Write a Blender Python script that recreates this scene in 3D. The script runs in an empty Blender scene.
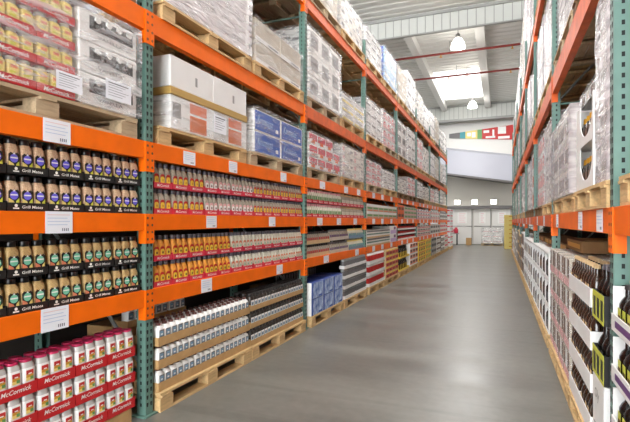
import bpy, math, random
from mathutils import Vector

RND = random.Random(11)
SC = bpy.context.scene
COL = SC.collection
PI = math.pi

# ------------------------------------------------------------------ materials
def lin(c):
    return tuple((v / 255 / 12.92) if v / 255 <= 0.04045 else ((v / 255 + 0.055) / 1.055) ** 2.4 for v in c)

MATS = {}
def mat(name, rgb, rough=0.5, spec=0.5, metal=0.0, var=0.0, scale=20.0, bump=0.0, stretch=(1, 1, 1), emit=0.0, rgb2=None, coat=0.0):
    if name in MATS:
        return MATS[name]
    m = bpy.data.materials.new(name)
    m.use_nodes = True
    nt = m.node_tree
    b = nt.nodes['Principled BSDF']
    c = lin(rgb)
    b.inputs['Base Color'].default_value = (*c, 1)
    b.inputs['Roughness'].default_value = rough
    b.inputs['Specular IOR Level'].default_value = spec
    b.inputs['Metallic'].default_value = metal
    b.inputs['Coat Weight'].default_value = coat
    if emit:
        b.inputs['Emission Color'].default_value = (*c, 1)
        b.inputs['Emission Strength'].default_value = emit
    if var or bump or rgb2:
        tc = nt.nodes.new('ShaderNodeTexCoord')
        mp = nt.nodes.new('ShaderNodeMapping')
        mp.inputs['Scale'].default_value = stretch
        nz = nt.nodes.new('ShaderNodeTexNoise')
        nz.inputs['Scale'].default_value = scale
        nz.inputs['Detail'].default_value = 5
        nt.links.new(tc.outputs['Object'], mp.inputs['Vector'])
        nt.links.new(mp.outputs['Vector'], nz.inputs['Vector'])
        if var or rgb2:
            cr = nt.nodes.new('ShaderNodeValToRGB')
            cr.color_ramp.elements[0].position = 0.3
            cr.color_ramp.elements[1].position = 0.7
            if rgb2:
                c2 = lin(rgb2)
                cr.color_ramp.elements[0].color = (*c2, 1)
                cr.color_ramp.elements[1].color = (*c, 1)
            else:
                cr.color_ramp.elements[0].color = (*[v * (1 - var) for v in c], 1)
                cr.color_ramp.elements[1].color = (*[min(1, v * (1 + var)) for v in c], 1)
            nt.links.new(nz.outputs['Fac'], cr.inputs['Fac'])
            nt.links.new(cr.outputs['Color'], b.inputs['Base Color'])
        if bump:
            bp = nt.nodes.new('ShaderNodeBump')
            bp.inputs['Strength'].default_value = bump
            bp.inputs['Distance'].default_value = 0.02
            nt.links.new(nz.outputs['Fac'], bp.inputs['Height'])
            nt.links.new(bp.outputs['Normal'], b.inputs['Normal'])
    MATS[name] = m
    return m

def wrap_mat(name, base=0.2, gain=0.55, tint=(226, 225, 227)):
    m = bpy.data.materials.new(name)
    m.use_nodes = True
    nt = m.node_tree
    b = nt.nodes['Principled BSDF']
    out = nt.nodes['Material Output']
    b.inputs['Base Color'].default_value = (*lin(tint), 1)
    b.inputs['Roughness'].default_value = 0.22
    b.inputs['Specular IOR Level'].default_value = 0.8
    tc = nt.nodes.new('ShaderNodeTexCoord')
    mp = nt.nodes.new('ShaderNodeMapping')
    mp.inputs['Scale'].default_value = (2.0, 2.0, 11.0)
    mp.inputs['Rotation'].default_value = (0.35, 0.2, 0.0)
    nz = nt.nodes.new('ShaderNodeTexNoise')
    nz.inputs['Scale'].default_value = 2.2
    nz.inputs['Detail'].default_value = 6
    nz.inputs['Distortion'].default_value = 0.8
    cr = nt.nodes.new('ShaderNodeValToRGB')
    cr.color_ramp.elements[0].position = 0.42
    cr.color_ramp.elements[0].color = (base, base, base, 1)
    cr.color_ramp.elements[1].position = 0.72
    v = base + gain
    cr.color_ramp.elements[1].color = (v, v, v, 1)
    tr = nt.nodes.new('ShaderNodeBsdfTransparent')
    mx = nt.nodes.new('ShaderNodeMixShader')
    bp = nt.nodes.new('ShaderNodeBump')
    bp.inputs['Strength'].default_value = 0.7
    bp.inputs['Distance'].default_value = 0.03
    L = nt.links.new
    L(tc.outputs['Object'], mp.inputs['Vector']); L(mp.outputs['Vector'], nz.inputs['Vector'])
    L(nz.outputs['Fac'], cr.inputs['Fac']); L(nz.outputs['Fac'], bp.inputs['Height'])
    L(bp.outputs['Normal'], b.inputs['Normal'])
    L(cr.outputs['Color'], mx.inputs['Fac'])
    L(tr.outputs['BSDF'], mx.inputs[1]); L(b.outputs['BSDF'], mx.inputs[2])
    L(mx.outputs['Shader'], out.inputs['Surface'])
    MATS[name] = m
    return m

def concrete_mat():
    m = bpy.data.materials.new('polished_concrete')
    m.use_nodes = True
    nt = m.node_tree
    L = nt.links.new
    b = nt.nodes['Principled BSDF']
    tc = nt.nodes.new('ShaderNodeTexCoord')
    n1 = nt.nodes.new('ShaderNodeTexNoise'); n1.inputs['Scale'].default_value = 0.9; n1.inputs['Detail'].default_value = 8; n1.inputs['Roughness'].default_value = 0.65
    n2 = nt.nodes.new('ShaderNodeTexNoise'); n2.inputs['Scale'].default_value = 14; n2.inputs['Detail'].default_value = 8
    mp = nt.nodes.new('ShaderNodeMapping'); mp.inputs['Scale'].default_value = (0.5, 2.2, 1)
    L(tc.outputs['Object'], mp.inputs['Vector']); L(mp.outputs['Vector'], n1.inputs['Vector']); L(tc.outputs['Object'], n2.inputs['Vector'])
    n3 = nt.nodes.new('ShaderNodeTexNoise'); n3.inputs['Scale'].default_value = 1.0; n3.inputs['Detail'].default_value = 3
    mp3 = nt.nodes.new('ShaderNodeMapping'); mp3.inputs['Scale'].default_value = (0.35, 7.0, 1)
    L(tc.outputs['Object'], mp3.inputs['Vector']); L(mp3.outputs['Vector'], n3.inputs['Vector'])
    m3 = nt.nodes.new('ShaderNodeMapRange'); m3.inputs['From Min'].default_value = 0.28; m3.inputs['From Max'].default_value = 0.42
    m3.inputs['To Min'].default_value = -0.14; m3.inputs['To Max'].default_value = 0.0
    L(n3.outputs['Fac'], m3.inputs['Value'])
    ad = nt.nodes.new('ShaderNodeMath'); ad.operation = 'ADD'
    L(m3.outputs['Result'], ad.inputs[1])
    mx = nt.nodes.new('ShaderNodeMath'); mx.operation = 'MULTIPLY_ADD'
    L(n2.outputs['Fac'], mx.inputs[0]); mx.inputs[1].default_value = 0.3; L(n1.outputs['Fac'], mx.inputs[2])
    cr = nt.nodes.new('ShaderNodeValToRGB')
    cr.color_ramp.elements[0].position = 0.48; cr.color_ramp.elements[0].color = (*lin((98, 97, 92)), 1)
    cr.color_ramp.elements[1].position = 0.82; cr.color_ramp.elements[1].color = (*lin((122, 121, 114)), 1)
    L(mx.outputs[0], ad.inputs[0]); L(ad.outputs[0], cr.inputs['Fac']); L(cr.outputs['Color'], b.inputs['Base Color'])
    rr = nt.nodes.new('ShaderNodeMapRange')
    rr.inputs['From Min'].default_value = 0.3; rr.inputs['From Max'].default_value = 0.8
    rr.inputs['To Min'].default_value = 0.28; rr.inputs['To Max'].default_value = 0.46
    L(n1.outputs['Fac'], rr.inputs['Value']); L(rr.outputs['Result'], b.inputs['Roughness'])
    bp = nt.nodes.new('ShaderNodeBump'); bp.inputs['Strength'].default_value = 0.06; bp.inputs['Distance'].default_value = 0.01
    L(n2.outputs['Fac'], bp.inputs['Height']); L(bp.outputs['Normal'], b.inputs['Normal'])
    MATS['concrete'] = m
    return m

M = {}
def defm(k, *a, **kw):
    M[k] = mat(k, *a, **kw)
defm('orange', (246, 110, 4), 0.45, spec=0.25, var=0.08, scale=6)
defm('orange_worn', (224, 98, 34), 0.5, spec=0.3, var=0.15, scale=9)
defm('green', (94, 128, 118), 0.42, var=0.1, scale=8)
defm('hole', (22, 30, 28), 0.8)
defm('steel', (150, 156, 155), 0.35, metal=0.6)
defm('wood', (206, 172, 122), 0.75, var=0.18, scale=9, stretch=(6, 1, 6), bump=0.1)
defm('wood_dark', (120, 90, 58), 0.8, var=0.2, scale=9, stretch=(6, 1, 6), bump=0.1)
defm('wood_grey', (186, 164, 132), 0.8, var=0.18, scale=9, stretch=(6, 1, 6), bump=0.1)
defm('kraft', (188, 150, 100), 0.8, var=0.1, scale=12)
defm('kraft_light', (206, 176, 132), 0.8, var=0.08, scale=12)
defm('kraft_dark', (140, 104, 66), 0.85, var=0.12, scale=12)
defm('white_card', (232, 231, 229), 0.6, var=0.03, scale=6)
defm('offwhite', (226, 222, 215), 0.65, var=0.05, scale=6)
defm('greige', (190, 180, 164), 0.7, var=0.06, scale=6)
defm('grey_print', (150, 148, 146), 0.6)
defm('mid_grey', (112, 110, 110), 0.6)
defm('dark', (34, 31, 30), 0.5)
defm('black', (14, 13, 13), 0.3)
defm('black_card', (22, 20, 20), 0.5)
defm('white', (236, 235, 232), 0.45)
defm('white_ink', (240, 238, 232), 0.6)
defm('paper', (238, 240, 246), 0.7)
defm('ink', (70, 74, 84), 0.7)
defm('ink_pink', (232, 206, 208), 0.7)
defm('ink_grey', (110, 114, 128), 0.7)
defm('ink_blue', (196, 208, 230), 0.7)
defm('red_card', (196, 30, 34), 0.45)
defm('red_pink', (206, 40, 66), 0.45)
defm('red', (190, 34, 30), 0.5)
defm('dkpink', (200, 44, 92), 0.35)
defm('pink', (228, 172, 172), 0.6)
defm('salmon', (222, 130, 96), 0.6)
defm('salmon_deep', (206, 116, 70), 0.6)
defm('splash', (214, 234, 252), 0.45, rgb2=(36, 84, 176), scale=13)
defm('curtain_gap', (150, 150, 146), 0.6)
defm('fascia', (172, 173, 184), 0.5)
defm('tape', (186, 152, 86), 0.4)
defm('yellow', (232, 200, 60), 0.5)
defm('yellow_soft', (230, 208, 120), 0.55)
defm('lime', (205, 205, 70), 0.5)
defm('gold', (206, 150, 40), 0.5)
defm('orange_spice', (226, 150, 52), 0.5, var=0.12, scale=60)
defm('tan_spice', (214, 184, 152), 0.55, rgb2=(176, 138, 104), scale=140)
defm('grain_spice', (208, 176, 118), 0.55, rgb2=(166, 132, 82), scale=160)
defm('grey_spice', (184, 174, 156), 0.4, rgb2=(140, 130, 114), scale=140)
defm('pale_spice', (212, 208, 190), 0.5, var=0.1, scale=80)
defm('green_label', (96, 150, 84), 0.5)
defm('mint', (120, 200, 168), 0.5)
defm('teal', (60, 150, 160), 0.5)
defm('violet', (110, 100, 220), 0.5)
defm('purple', (104, 60, 120), 0.5)
defm('lavender', (196, 170, 214), 0.5)
defm('blue', (52, 92, 178), 0.5)
defm('blue_deep', (34, 60, 140), 0.45)
defm('blue_pale', (170, 206, 240), 0.45)
defm('blue_grey', (118, 150, 172), 0.5)
defm('brown_cap', (86, 44, 36), 0.35)
defm('brown', (92, 58, 38), 0.6)
defm('amber', (46, 31, 22), 0.15, coat=0.4)
defm('black_glass', (15, 14, 14), 0.25, coat=0.15)
defm('grey_cap', (88, 84, 92), 0.3)
defm('clear_neck', (206, 204, 200), 0.15)
defm('jar_dark', (58, 54, 50), 0.2)
defm('deck_white', (218, 217, 212), 0.6)
defm('curtain', (196, 197, 192), 0.55)
defm('pipe', (132, 46, 38), 0.45)
defm('wall_white', (222, 220, 216), 0.7)
defm('wall_grey', (204, 200, 192), 0.8)
defm('added_screen_dark', (62, 58, 54), 0.9)  # for the dark screens added behind the racks
defm('lamp_glow', (255, 252, 244), 0.5, emit=6.0)
defm('sky_panel', (250, 250, 250), 0.5, emit=1.1)
defm('wall_lamp', (255, 252, 240), 0.5, emit=5.0)
WRAP = wrap_mat('stretch_film', 0.10, 0.46)
WRAP_T = wrap_mat('stretch_film_thick', 0.36, 0.45, (226, 218, 222))
WRAP_GLARE = wrap_mat('stretch_film_glare', 0.10, 0.5)  # denser white streaks put glare into the film's own colour
WRAP_C = wrap_mat('stretch_film_clear', 0.05, 0.34)
CONC = concrete_mat()

# ------------------------------------------------------------------ mesh builder
class MB:
    def __init__(self):
        self.v = []; self.f = []; self.m = []; self.s = []
    def _add(self, vs, fs, m, smooth=False):
        n = len(self.v)
        self.v += vs
        for f in fs:
            self.f.append([i + n for i in f]); self.m.append(m); self.s.append(smooth)
    def box(self, x0, x1, y0, y1, z0, z1, m=0):
        vs = [(x, y, z) for z in (z0, z1) for y in (y0, y1) for x in (x0, x1)]
        self._add(vs, [(0, 2, 3, 1), (4, 5, 7, 6), (0, 1, 5, 4), (2, 6, 7, 3), (0, 4, 6, 2), (1, 3, 7, 5)], m)
        return self
    def loft(self, rings, m=0, smooth=True, cap=True):
        """rings: lists of equal length of points, counter-clockwise from above, going up"""
        n = len(rings[0]); base = [p for r in rings for p in r]
        fs = []
        for k in range(len(rings) - 1):
            for i in range(n):
                j = (i + 1) % n
                fs.append((k * n + i, k * n + j, (k + 1) * n + j, (k + 1) * n + i))
        self._add(base, fs, m, smooth)
        if cap:
            self._add(list(rings[0]), [tuple(range(n - 1, -1, -1))], m)
            self._add(list(rings[-1]), [tuple(range(n))], m)
        return self
    def cbox(self, x0, x1, y0, y1, z0, z1, c=0.006, m=0):
        def ring(z, e):
            a, b, cc, d = x0 + e, x1 - e, y0 + e, y1 - e
            return [(a + c, cc, z), (b - c, cc, z), (b, cc + c, z), (b, d - c, z), (b - c, d, z), (a + c, d, z), (a, d - c, z), (a, cc + c, z)]
        return self.loft([ring(z0, c), ring(z0 + c, 0), ring(z1 - c, 0), ring(z1, c)], m, smooth=False)
    def body(self, secs, p=2.0, n=16, m=0, cx=0.0, cy=0.0, smooth=True, asp=1.0):
        rings = []
        for z, r in secs:
            rg = []
            for i in range(n):
                t = 2 * PI * (i + 0.5) / n
                c, s = math.cos(t), math.sin(t)
                k = (abs(c) ** p + abs(s) ** p) ** (-1.0 / p)
                rg.append((cx + r * k * c * asp, cy + r * k * s, z))
            rings.append(rg)
        return self.loft(rings, m, smooth)
    def polyx(self, pts, x0, x1, m=0):
        """polygon of (y, z) points seen from +x, counter-clockwise, x0 < x1"""
        n = len(pts)
        vs = [(x0, y, z) for y, z in pts] + [(x1, y, z) for y, z in pts]
        fs = [tuple(range(n, 2 * n)), tuple(range(n - 1, -1, -1))] + [(i, (i + 1) % n, n + (i + 1) % n, n + i) for i in range(n)]
        self._add(vs, fs, m)
        return self
    def disc(self, cy, cz, r, x0, x1, m=0, n=12):
        return self.polyx([(cy + r * math.cos(2 * PI * i / n), cz + r * math.sin(2 * PI * i / n)) for i in range(n)], x0, x1, m)
    def tube(self, a, b, r, m=0, n=10):
        a, b = Vector(a), Vector(b)
        d = (b - a).normalized()
        u = d.orthogonal().normalized(); w = d.cross(u)
        rg = lambda o: [tuple(o + r * (math.cos(2 * PI * i / n) * u + math.sin(2 * PI * i / n) * w)) for i in range(n)]
        return self.loft([rg(a), rg(b)], m)
    def mesh(self, name, mats):
        me = bpy.data.meshes.new(name)
        me.from_pydata(self.v, [], self.f)
        for k in mats:
            me.materials.append(M[k] if isinstance(k, str) else k)
        me.polygons.foreach_set('material_index', self.m)
        me.polygons.foreach_set('use_smooth', self.s)
        me.update()
        return me

CACHE = {}
def cached(fn):
    def g(*a):
        k = (fn.__name__,) + a
        if k not in CACHE:
            CACHE[k] = fn(*a)
        return CACHE[k]
    return g

def obj(name, me, parent=None, loc=(0, 0, 0), rz=0.0, label=None):
    o = bpy.data.objects.new(name, me)
    COL.objects.link(o)
    o.location = loc
    o.rotation_euler = (0, 0, rz)
    if parent is not None:
        o.parent = parent
    if label:
        o['label'] = label
    return o

def tag(o, label, cat, group=None):
    o['label'] = label; o['category'] = cat
    if group:
        o['group'] = group
    return o

PART_LABEL = {('seasoning_bottle', 'cap'): 'black cap', ('spice_jar', 'lid'): 'dark pink lid', ('spice_jar', 'neck'): 'clear neck', ('spice_bottle', 'cap'): 'grey cap',
              ('creamer_bottle', 'cap'): 'brown cap', ('creamer_bottle', 'label'): 'blue-grey square label', ('sauce_jar', 'label'): 'white label', ('sauce_jar', 'cap'): 'dark cap',
              ('round_bottle', 'label'): 'yellow-green label', ('display_tray', 'lettering'): 'white lettering', ('display_tray', 'badge'): 'small white badge'}

def thing(name, label, cat, parts, loc=(0, 0, 0), rz=0.0, group=None):
    """parts: [(part name, mesh, offset, label)]; one mesh alone makes a one-mesh thing"""
    if not isinstance(parts, list):
        return tag(obj(name, parts, None, loc, rz), label, cat, group)
    e = obj(name, None, None, loc, rz)
    tag(e, label, cat, group)
    for p in parts:
        obj(p[0], p[1], e, p[2] if len(p) > 2 else (0, 0, 0), 0, p[3] if len(p) > 3 else PART_LABEL.get((name, p[0])))
    return e

def struct(name, me, loc=(0, 0, 0)):
    o = obj(name, me, None, loc); o['kind'] = 'structure'
    return o

_ONES = 'first second third fourth fifth sixth seventh eighth ninth tenth eleventh twelfth thirteenth fourteenth fifteenth sixteenth seventeenth eighteenth nineteenth'.split()
def ordn(i):
    i += 1
    if i < 20:
        return _ONES[i - 1]
    t = {20: 'twent', 30: 'thirt', 40: 'fort'}[i // 10 * 10]
    return t + 'ieth' if i % 10 == 0 else t + 'y-' + _ONES[i % 10 - 1]

@cached
def text_mesh(s, width, height, matname, shear, bold=0.0):
    """writing in the y-z plane, readable from +x, centred, at most width x height"""
    cu = bpy.data.curves.new('writing', 'FONT')
    cu.body = s; cu.size = 1.0; cu.shear = shear; cu.extrude = 0.0; cu.resolution_u = 2; cu.offset = bold
    o = bpy.data.objects.new('writing', cu)
    COL.objects.link(o)
    dg = bpy.context.evaluated_depsgraph_get()
    me = bpy.data.meshes.new_from_object(o.evaluated_get(dg))
    bpy.data.objects.remove(o); bpy.data.curves.remove(cu)
    xs = [v.co.x for v in me.vertices]; ys = [v.co.y for v in me.vertices]
    cx, cy = (min(xs) + max(xs)) / 2, (min(ys) + max(ys)) / 2
    kx = width / max(1e-6, max(xs) - min(xs)); ky = height / max(1e-6, max(ys) - min(ys))
    for v in me.vertices:
        x, y = v.co.x, v.co.y
        v.co = (0.0, (x - cx) * kx, (y - cy) * ky)
    me.materials.clear(); me.materials.append(M[matname])
    return me

# ------------------------------------------------------------------ layout
AX, BX = -2.25, 0.5                     # aisle faces of the two racks
DEPTH = 1.07
def UY(k): return -0.215 + 2.79 * k      # post k; bay k lies between post k and k+1
NB = 8
def SH(side): return 0.04 if side == 'right' else 0.0   # the right rack stands a little further on
def PX(side, d): return AX - d if side == 'left' else BX + d
def RZ(side): return 0.0 if side == 'left' else PI
BAY = ['nearest', 'second', 'third', 'fourth', 'fifth', 'sixth', 'seventh', 'farthest']
def bayname(side, b): return f'{BAY[b]} {side} bay'
LEV = {'left': {'B1': (0.755, 0.87), 'B2': (1.278, 1.393), 'B3': (1.772, 1.89), 'B4': (2.65, 2.79), 'B5': (4.03, 4.16)},
       'right': {'B2': (1.28, 1.41), 'B4': (2.65, 2.83), 'B5': (4.27, 4.42)}}
LNAME = {'B1': 'lower shelf', 'B2': 'upper shelf', 'B3': 'first pallet level', 'B4': 'second pallet level', 'B5': 'top pallet level'}
RNAME = {'B2': 'first pallet level', 'B4': 'second pallet level', 'B5': 'top pallet level'}
def levname(side, lv): return (LNAME if side == 'left' else RNAME).get(lv, 'floor')

# ------------------------------------------------------------------ setting
def build_setting():
    struct('floor', MB().box(-14, 12, -12, 34, -0.1, 0.0).mesh('floor', [CONC]))
    # roof deck: ribs run across the aisle
    mb = MB(); y = -12.0; prof = []
    while y < 34:
        prof += [(y, 7.85), (y + 0.20, 7.85), (y + 0.235, 7.89), (y + 0.315, 7.89)]
        y += 0.35
    top = 8.05
    vs = []; fs = []
    for (yy, zz) in prof:
        vs += [(-14, yy, zz), (12, yy, zz)]
    for i in range(len(prof) - 1):
        fs.append((2 * i, 2 * i + 1, 2 * i + 3, 2 * i + 2))
    mb._add(vs, [tuple(reversed(f)) for f in fs], 0)
    mb.box(-14, 12, -12, 34, 7.9, top)
    struct('ceiling', mb.mesh('ceiling', ['deck_white']))
    n = 1
    for x, w in ((-5.2, 0.26), (-2.9, 0.26), (-0.62, 0.3), (1.7, 0.26)):
        struct(f'trim_{n}', MB().box(x - w / 2, x + w / 2, 14.9, 27.2, 7.52, 7.848).mesh('joist', ['deck_white'])); n += 1
    # ribbed draft curtains hung under the roof
    for yy, z0 in ((14.8, 7.2), (27.3, 7.05)):
        mb = MB(); x = -13.9
        while x < 11.5:
            mb.box(x, x + 0.225, yy - 0.02, yy + 0.02, z0, 7.845)
            mb.box(x + 0.226, x + 0.249, yy - 0.008, yy + 0.02, z0, 7.845, 1)
            x += 0.25
        mb.box(-14, 12, yy - 0.06, yy + 0.04, z0 - 0.04, z0 - 0.001, 1)
        mb.box(-14, 12, yy - 0.08, yy + 0.04, 7.72, 7.8, 1)
        if yy > 20:
            mb.box(-14, 12, yy - 0.25, yy + 0.05, z0 - 0.16, z0 - 0.045, 1)
        struct(f'trim_{n}', mb.mesh('draft_curtain', ['curtain', 'curtain_gap'])); n += 1
    # skylights between the joists
    k = 1
    for y0, y1 in ((21.0, 25.8),):
        mb = MB().box(-2.72, -0.82, y0, y1, 7.815, 7.845)
        for i in range(1, 3):
            yy = y0 + (y1 - y0) * i / 3
            mb.box(-2.72, -0.82, yy - 0.02, yy + 0.02, 7.80, 7.812, 1)
        struct(f'window_{k}', mb.mesh('skylight', ['sky_panel', 'white'])); k += 1
    # walls
    struct('wall_left', MB().box(-14.2, -14, -12, 34, 0, 8).mesh('wall', ['wall_white']))
    struct('wall_right', MB().box(12, 12.2, -12, 34, 0, 8).mesh('wall', ['wall_white']))
    struct('added_screen_left', MB().box(AX - DEPTH - 0.2, AX - DEPTH - 0.16, -4, UY(8), 0, 5.0).mesh('screen', ['added_screen_dark']))  # dark screen added behind the rack so its gaps stay dark
    struct('added_screen_right', MB().box(BX + DEPTH + 0.16, BX + DEPTH + 0.2, -4, UY(8), 0, 5.4).mesh('screen', ['added_screen_dark']))  # the same added light-blocking screen behind the right rack
    Y = 28.2
    mb = MB().box(-14, 12, Y, Y + 0.2, 0, 4.9, 0).box(-14, 12, Y, Y + 0.2, 4.9, 8, 1)
    struct('wall_back', mb.mesh('wall', ['wall_grey', 'wall_white']))
    # sloping white fascia on the far wall
    mb = MB()
    def zs(x): return 4.05 - 0.163 * (x + 2.76)
    vs = []
    for x in (-9.0, 7.0):
        z = zs(x)
        vs += [(x, Y - 0.9, z), (x, Y - 0.01, z), (x, Y - 0.01, z + 1.55), (x, Y - 0.45, z + 1.38)]
    mb._add(vs, [(0, 1, 2, 3), (7, 6, 5, 4), (0, 4, 5, 1), (1, 5, 6, 2), (2, 6, 7, 3), (3, 7, 4, 0)], 0)
    vs = []
    for x in (-9.0, 7.0):
        z = zs(x)
        vs += [(x, Y - 0.93, z - 0.1), (x, Y - 0.03, z - 0.1), (x, Y - 0.03, z - 0.002), (x, Y - 0.93, z - 0.002)]
    mb._add(vs, [(0, 1, 2, 3), (7, 6, 5, 4), (0, 4, 5, 1), (1, 5, 6, 2), (2, 6, 7, 3), (3, 7, 4, 0)], 1)
    struct(f'trim_{n}', mb.mesh('fascia', ['fascia', 'mid_grey'])); n += 1
    # white panels along the foot of the far wall, band over them
    struct(f'trim_{n}', MB().box(-9, 7, Y - 0.22, Y - 0.005, 2.03, 2.2, 0).mesh('band', ['mid_grey'])); n += 1
    k = 1
    for x0, x1 in ((-4.2, -2.62), (-2.58, -1.46), (-1.40, -0.46), (-0.42, 0.6), (0.64, 1.9)):
        mb = MB().box(x0, x1, Y - 0.09, Y - 0.005, 0.02, 2.02, 0)
        mb.box(x0 + 0.03, x1 - 0.03, Y - 0.11, Y - 0.091, 1.02, 1.07, 1)
        mb.box(x1 - 0.05, x1 - 0.01, Y - 0.12, Y - 0.091, 0.02, 2.02, 1)
        d = struct(f'door_{k}', mb.mesh('panel_door', ['wall_white', 'grey_print'])); k += 1
        t = MB().box(x0 + 0.3, x1 - 0.3, Y - 0.10, Y - 0.0915, 1.2, 1.85, 0)
        for q in range(5):
            zz = 1.78 - q * 0.12
            t.box(x0 + 0.38, x1 - 0.38 - 0.06 * (q % 2), Y - 0.102, Y - 0.1005, zz - 0.05, zz, 1)
        obj('poster', t.mesh('poster', ['white', 'ink_pink']), d, label='pale poster with pink printed lines')

def build_far_things():
    Y = 28.2
    names = ['leftmost', 'middle', 'rightmost']
    for i, x in enumerate((-2.3, -1.35, -0.33)):
        e = thing('wall_light', f'lit square wall light above the grey band, {names[i]} of three', 'light',
                  [('housing', MB().box(-0.17, 0.17, -0.06, -0.0, -0.14, 0.14).mesh('housing', ['grey_print'])),
                   ('lens', MB().box(-0.15, 0.15, -0.08, -0.061, -0.12, 0.12).mesh('lens', ['wall_lamp']))],
                  (x, Y - 0.003, 2.42))
    # banner: tapering strip of advertising panels
    x0, x1 = -2.75, 0.75
    def zc(x): return 6.28 + 0.0 * x
    def hh(x): return 0.12 + 0.30 * (x - x0) / (x1 - x0)
    e = thing('banner', 'long tapering advertising banner in teal, yellow and red high on far wall', 'banner', [], (0, Y - 0.02, 0))
    cuts = [(-2.75, -2.15, 'mid_grey'), (-2.15, -1.85, 'teal'), (-1.85, -1.2, 'yellow_soft'), (-1.2, -0.95, 'green_label'), (-0.95, 0.75, 'red')]
    for a, b, mm in cuts:
        mb = MB()
        P = [(a, zc(a) - hh(a)), (b, zc(b) - hh(b)), (b, zc(b) + hh(b)), (a, zc(a) + hh(a))]
        vs = [(x, -0.04, z) for x, z in P] + [(x, 0.0, z) for x, z in P]
        mb._add(vs, [(0, 1, 2, 3), (7, 6, 5, 4), (0, 4, 5, 1), (1, 5, 6, 2), (2, 6, 7, 3), (3, 7, 4, 0)], 0)
        mats = [mm, 'white', 'pink']
        if mm == 'red':
            for sx, sz, w, h in ((-0.72, 0.12, 0.3, 0.14), (-0.35, 0.0, 0.1, 0.42), (0.1, 0.15, 0.42, 0.4), (-0.5, -0.2, 0.5, 0.1), (0.2, -0.26, 0.6, 0.14)):
                mb.box(sx - w / 2, sx + w / 2, -0.045, -0.0405, 6.28 + sz - h / 2, 6.28 + sz + h / 2, 1)
        if mm == 'yellow_soft':
            mb.box(-1.75, -1.55, -0.045, -0.0405, 6.2, 6.4, 1); mb.box(-1.5, -1.3, -0.045, -0.0405, 6.12, 6.42, 1)
        obj('panel', mb.mesh('banner_panel', mats), e)
    # sprinkler pipes
    for i, yy in enumerate((17.5, 20.3)):
        e = thing('sprinkler_pipe', f'{["nearer", "farther"][i]} red sprinkler pipe crossing the aisle under the roof', 'pipe', [], (0, yy, 7.42))
        obj('pipe', MB().tube((-9, 0, 0), (7, 0, 0), 0.04).mesh('pipe', ['pipe']), e)
        for x in (-4.6, -2.0, 0.4, 2.8):
            obj('sprinkler_head', MB().body([(-0.12, 0.05), (-0.115, 0.06), (-0.11, 0.02), (-0.035, 0.02)], 2, 10, 0, x).mesh('head', ['gold']), e)
            obj('hanger', MB().box(x + 0.3, x + 0.32, -0.01, 0.01, 0.036, 0.425).mesh('hanger', ['steel']), e)
    # high-bay pendants over the aisle
    shade = MB().body([(0.0, 0.24), (0.02, 0.235), (0.16, 0.20), (0.30, 0.12), (0.33, 0.07)], 2, 20).mesh('bell_shade', ['lamp_glow'])
    ball = MB().body([(0.331, 0.07), (0.45, 0.075), (0.47, 0.04), (0.52, 0.012), (0.745, 0.012)], 2, 12).mesh('ballast', ['grey_print'])
    spots = [(-1.3, yy, f'{ordn(i)} along the aisle roof') for i, yy in enumerate((-6.3, -1.8, 2.7, 7.2, 11.7, 16.2, 20.7, 25.0))]
    spots += [(-6.2, 25.0, 'added unseen at far left to light the far wall'), (3.6, 25.0, 'added unseen at far right to light the far wall')]  # this pair is added out of view to brighten the far wall
    for (xx, yy, where) in spots:
        thing('pendant_lamp', f'glowing bell-shaped pendant lamp, {where}', 'lamp',
              [('shade', shade, (0, 0, 0), 'glowing translucent bell shade'), ('ballast', ball)], (xx, yy, 7.1))
        ld = bpy.data.lights.new('pendant_light', 'AREA')
        ld.shape = 'DISK'; ld.size = 0.6; ld.energy = 52; ld.color = (1.0, 0.985, 0.965)
        lo = bpy.data.objects.new('pendant_light', ld); COL.objects.link(lo)
        lo.location = (xx, yy, 7.08)
        if yy > 24: ld.energy = 62
        lp = bpy.data.lights.new('pendant_glow', 'POINT')
        lp.shadow_soft_size = 0.25; lp.energy = 17; lp.color = (1.0, 0.985, 0.965)
        lq = bpy.data.objects.new('pendant_glow', lp); COL.objects.link(lq)
        lq.location = (xx, yy, 6.8)

# ------------------------------------------------------------------ racks
@cached
def post_mesh(h):
    mb = MB()
    # channel: web faces the aisle (x = 0), flanges go back
    mb.box(-0.004, 0.0, -0.036, 0.036, 0.012, h, 0)
    mb.box(-0.075, -0.0045, -0.036, -0.032, 0.012, h, 0)
    mb.box(-0.075, -0.0045, 0.032, 0.036, 0.012, h, 0)
    z = 0.08
    while z < h - 0.05:
        for y in (-0.018, 0.018):
            mb.polyx([(y - 0.005, z - 0.014), (y + 0.005, z - 0.014), (y + 0.009, z + 0.004), (y + 0.008, z + 0.014), (y - 0.008, z + 0.014), (y - 0.009, z + 0.004)], 0.0001, 0.0009, 1)
        # holes in the flanges (as seen along the aisle)
        for s in (-1, 1):
            yy = s * 0.0362
            a, b2 = (yy - 0.0006, yy) if s < 0 else (yy, yy + 0.0006)
            mb.box(-0.047, -0.033, a, b2, z - 0.011, z + 0.011, 1)
        z += 0.05
    return mb.mesh('post', ['green', 'hole'])

@cached
def foot_mesh():
    return MB().box(-0.10, 0.02, -0.062, 0.062, 0.0, 0.010, 0).mesh('foot_plate', ['green'])

@cached
def brace_mesh(dx, dz):
    return MB().tube((-0.08, 0, 0), (-0.08 - dx, 0, dz), 0.013, 0, 8).mesh('brace', ['steel' if dz else 'green'])

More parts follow.
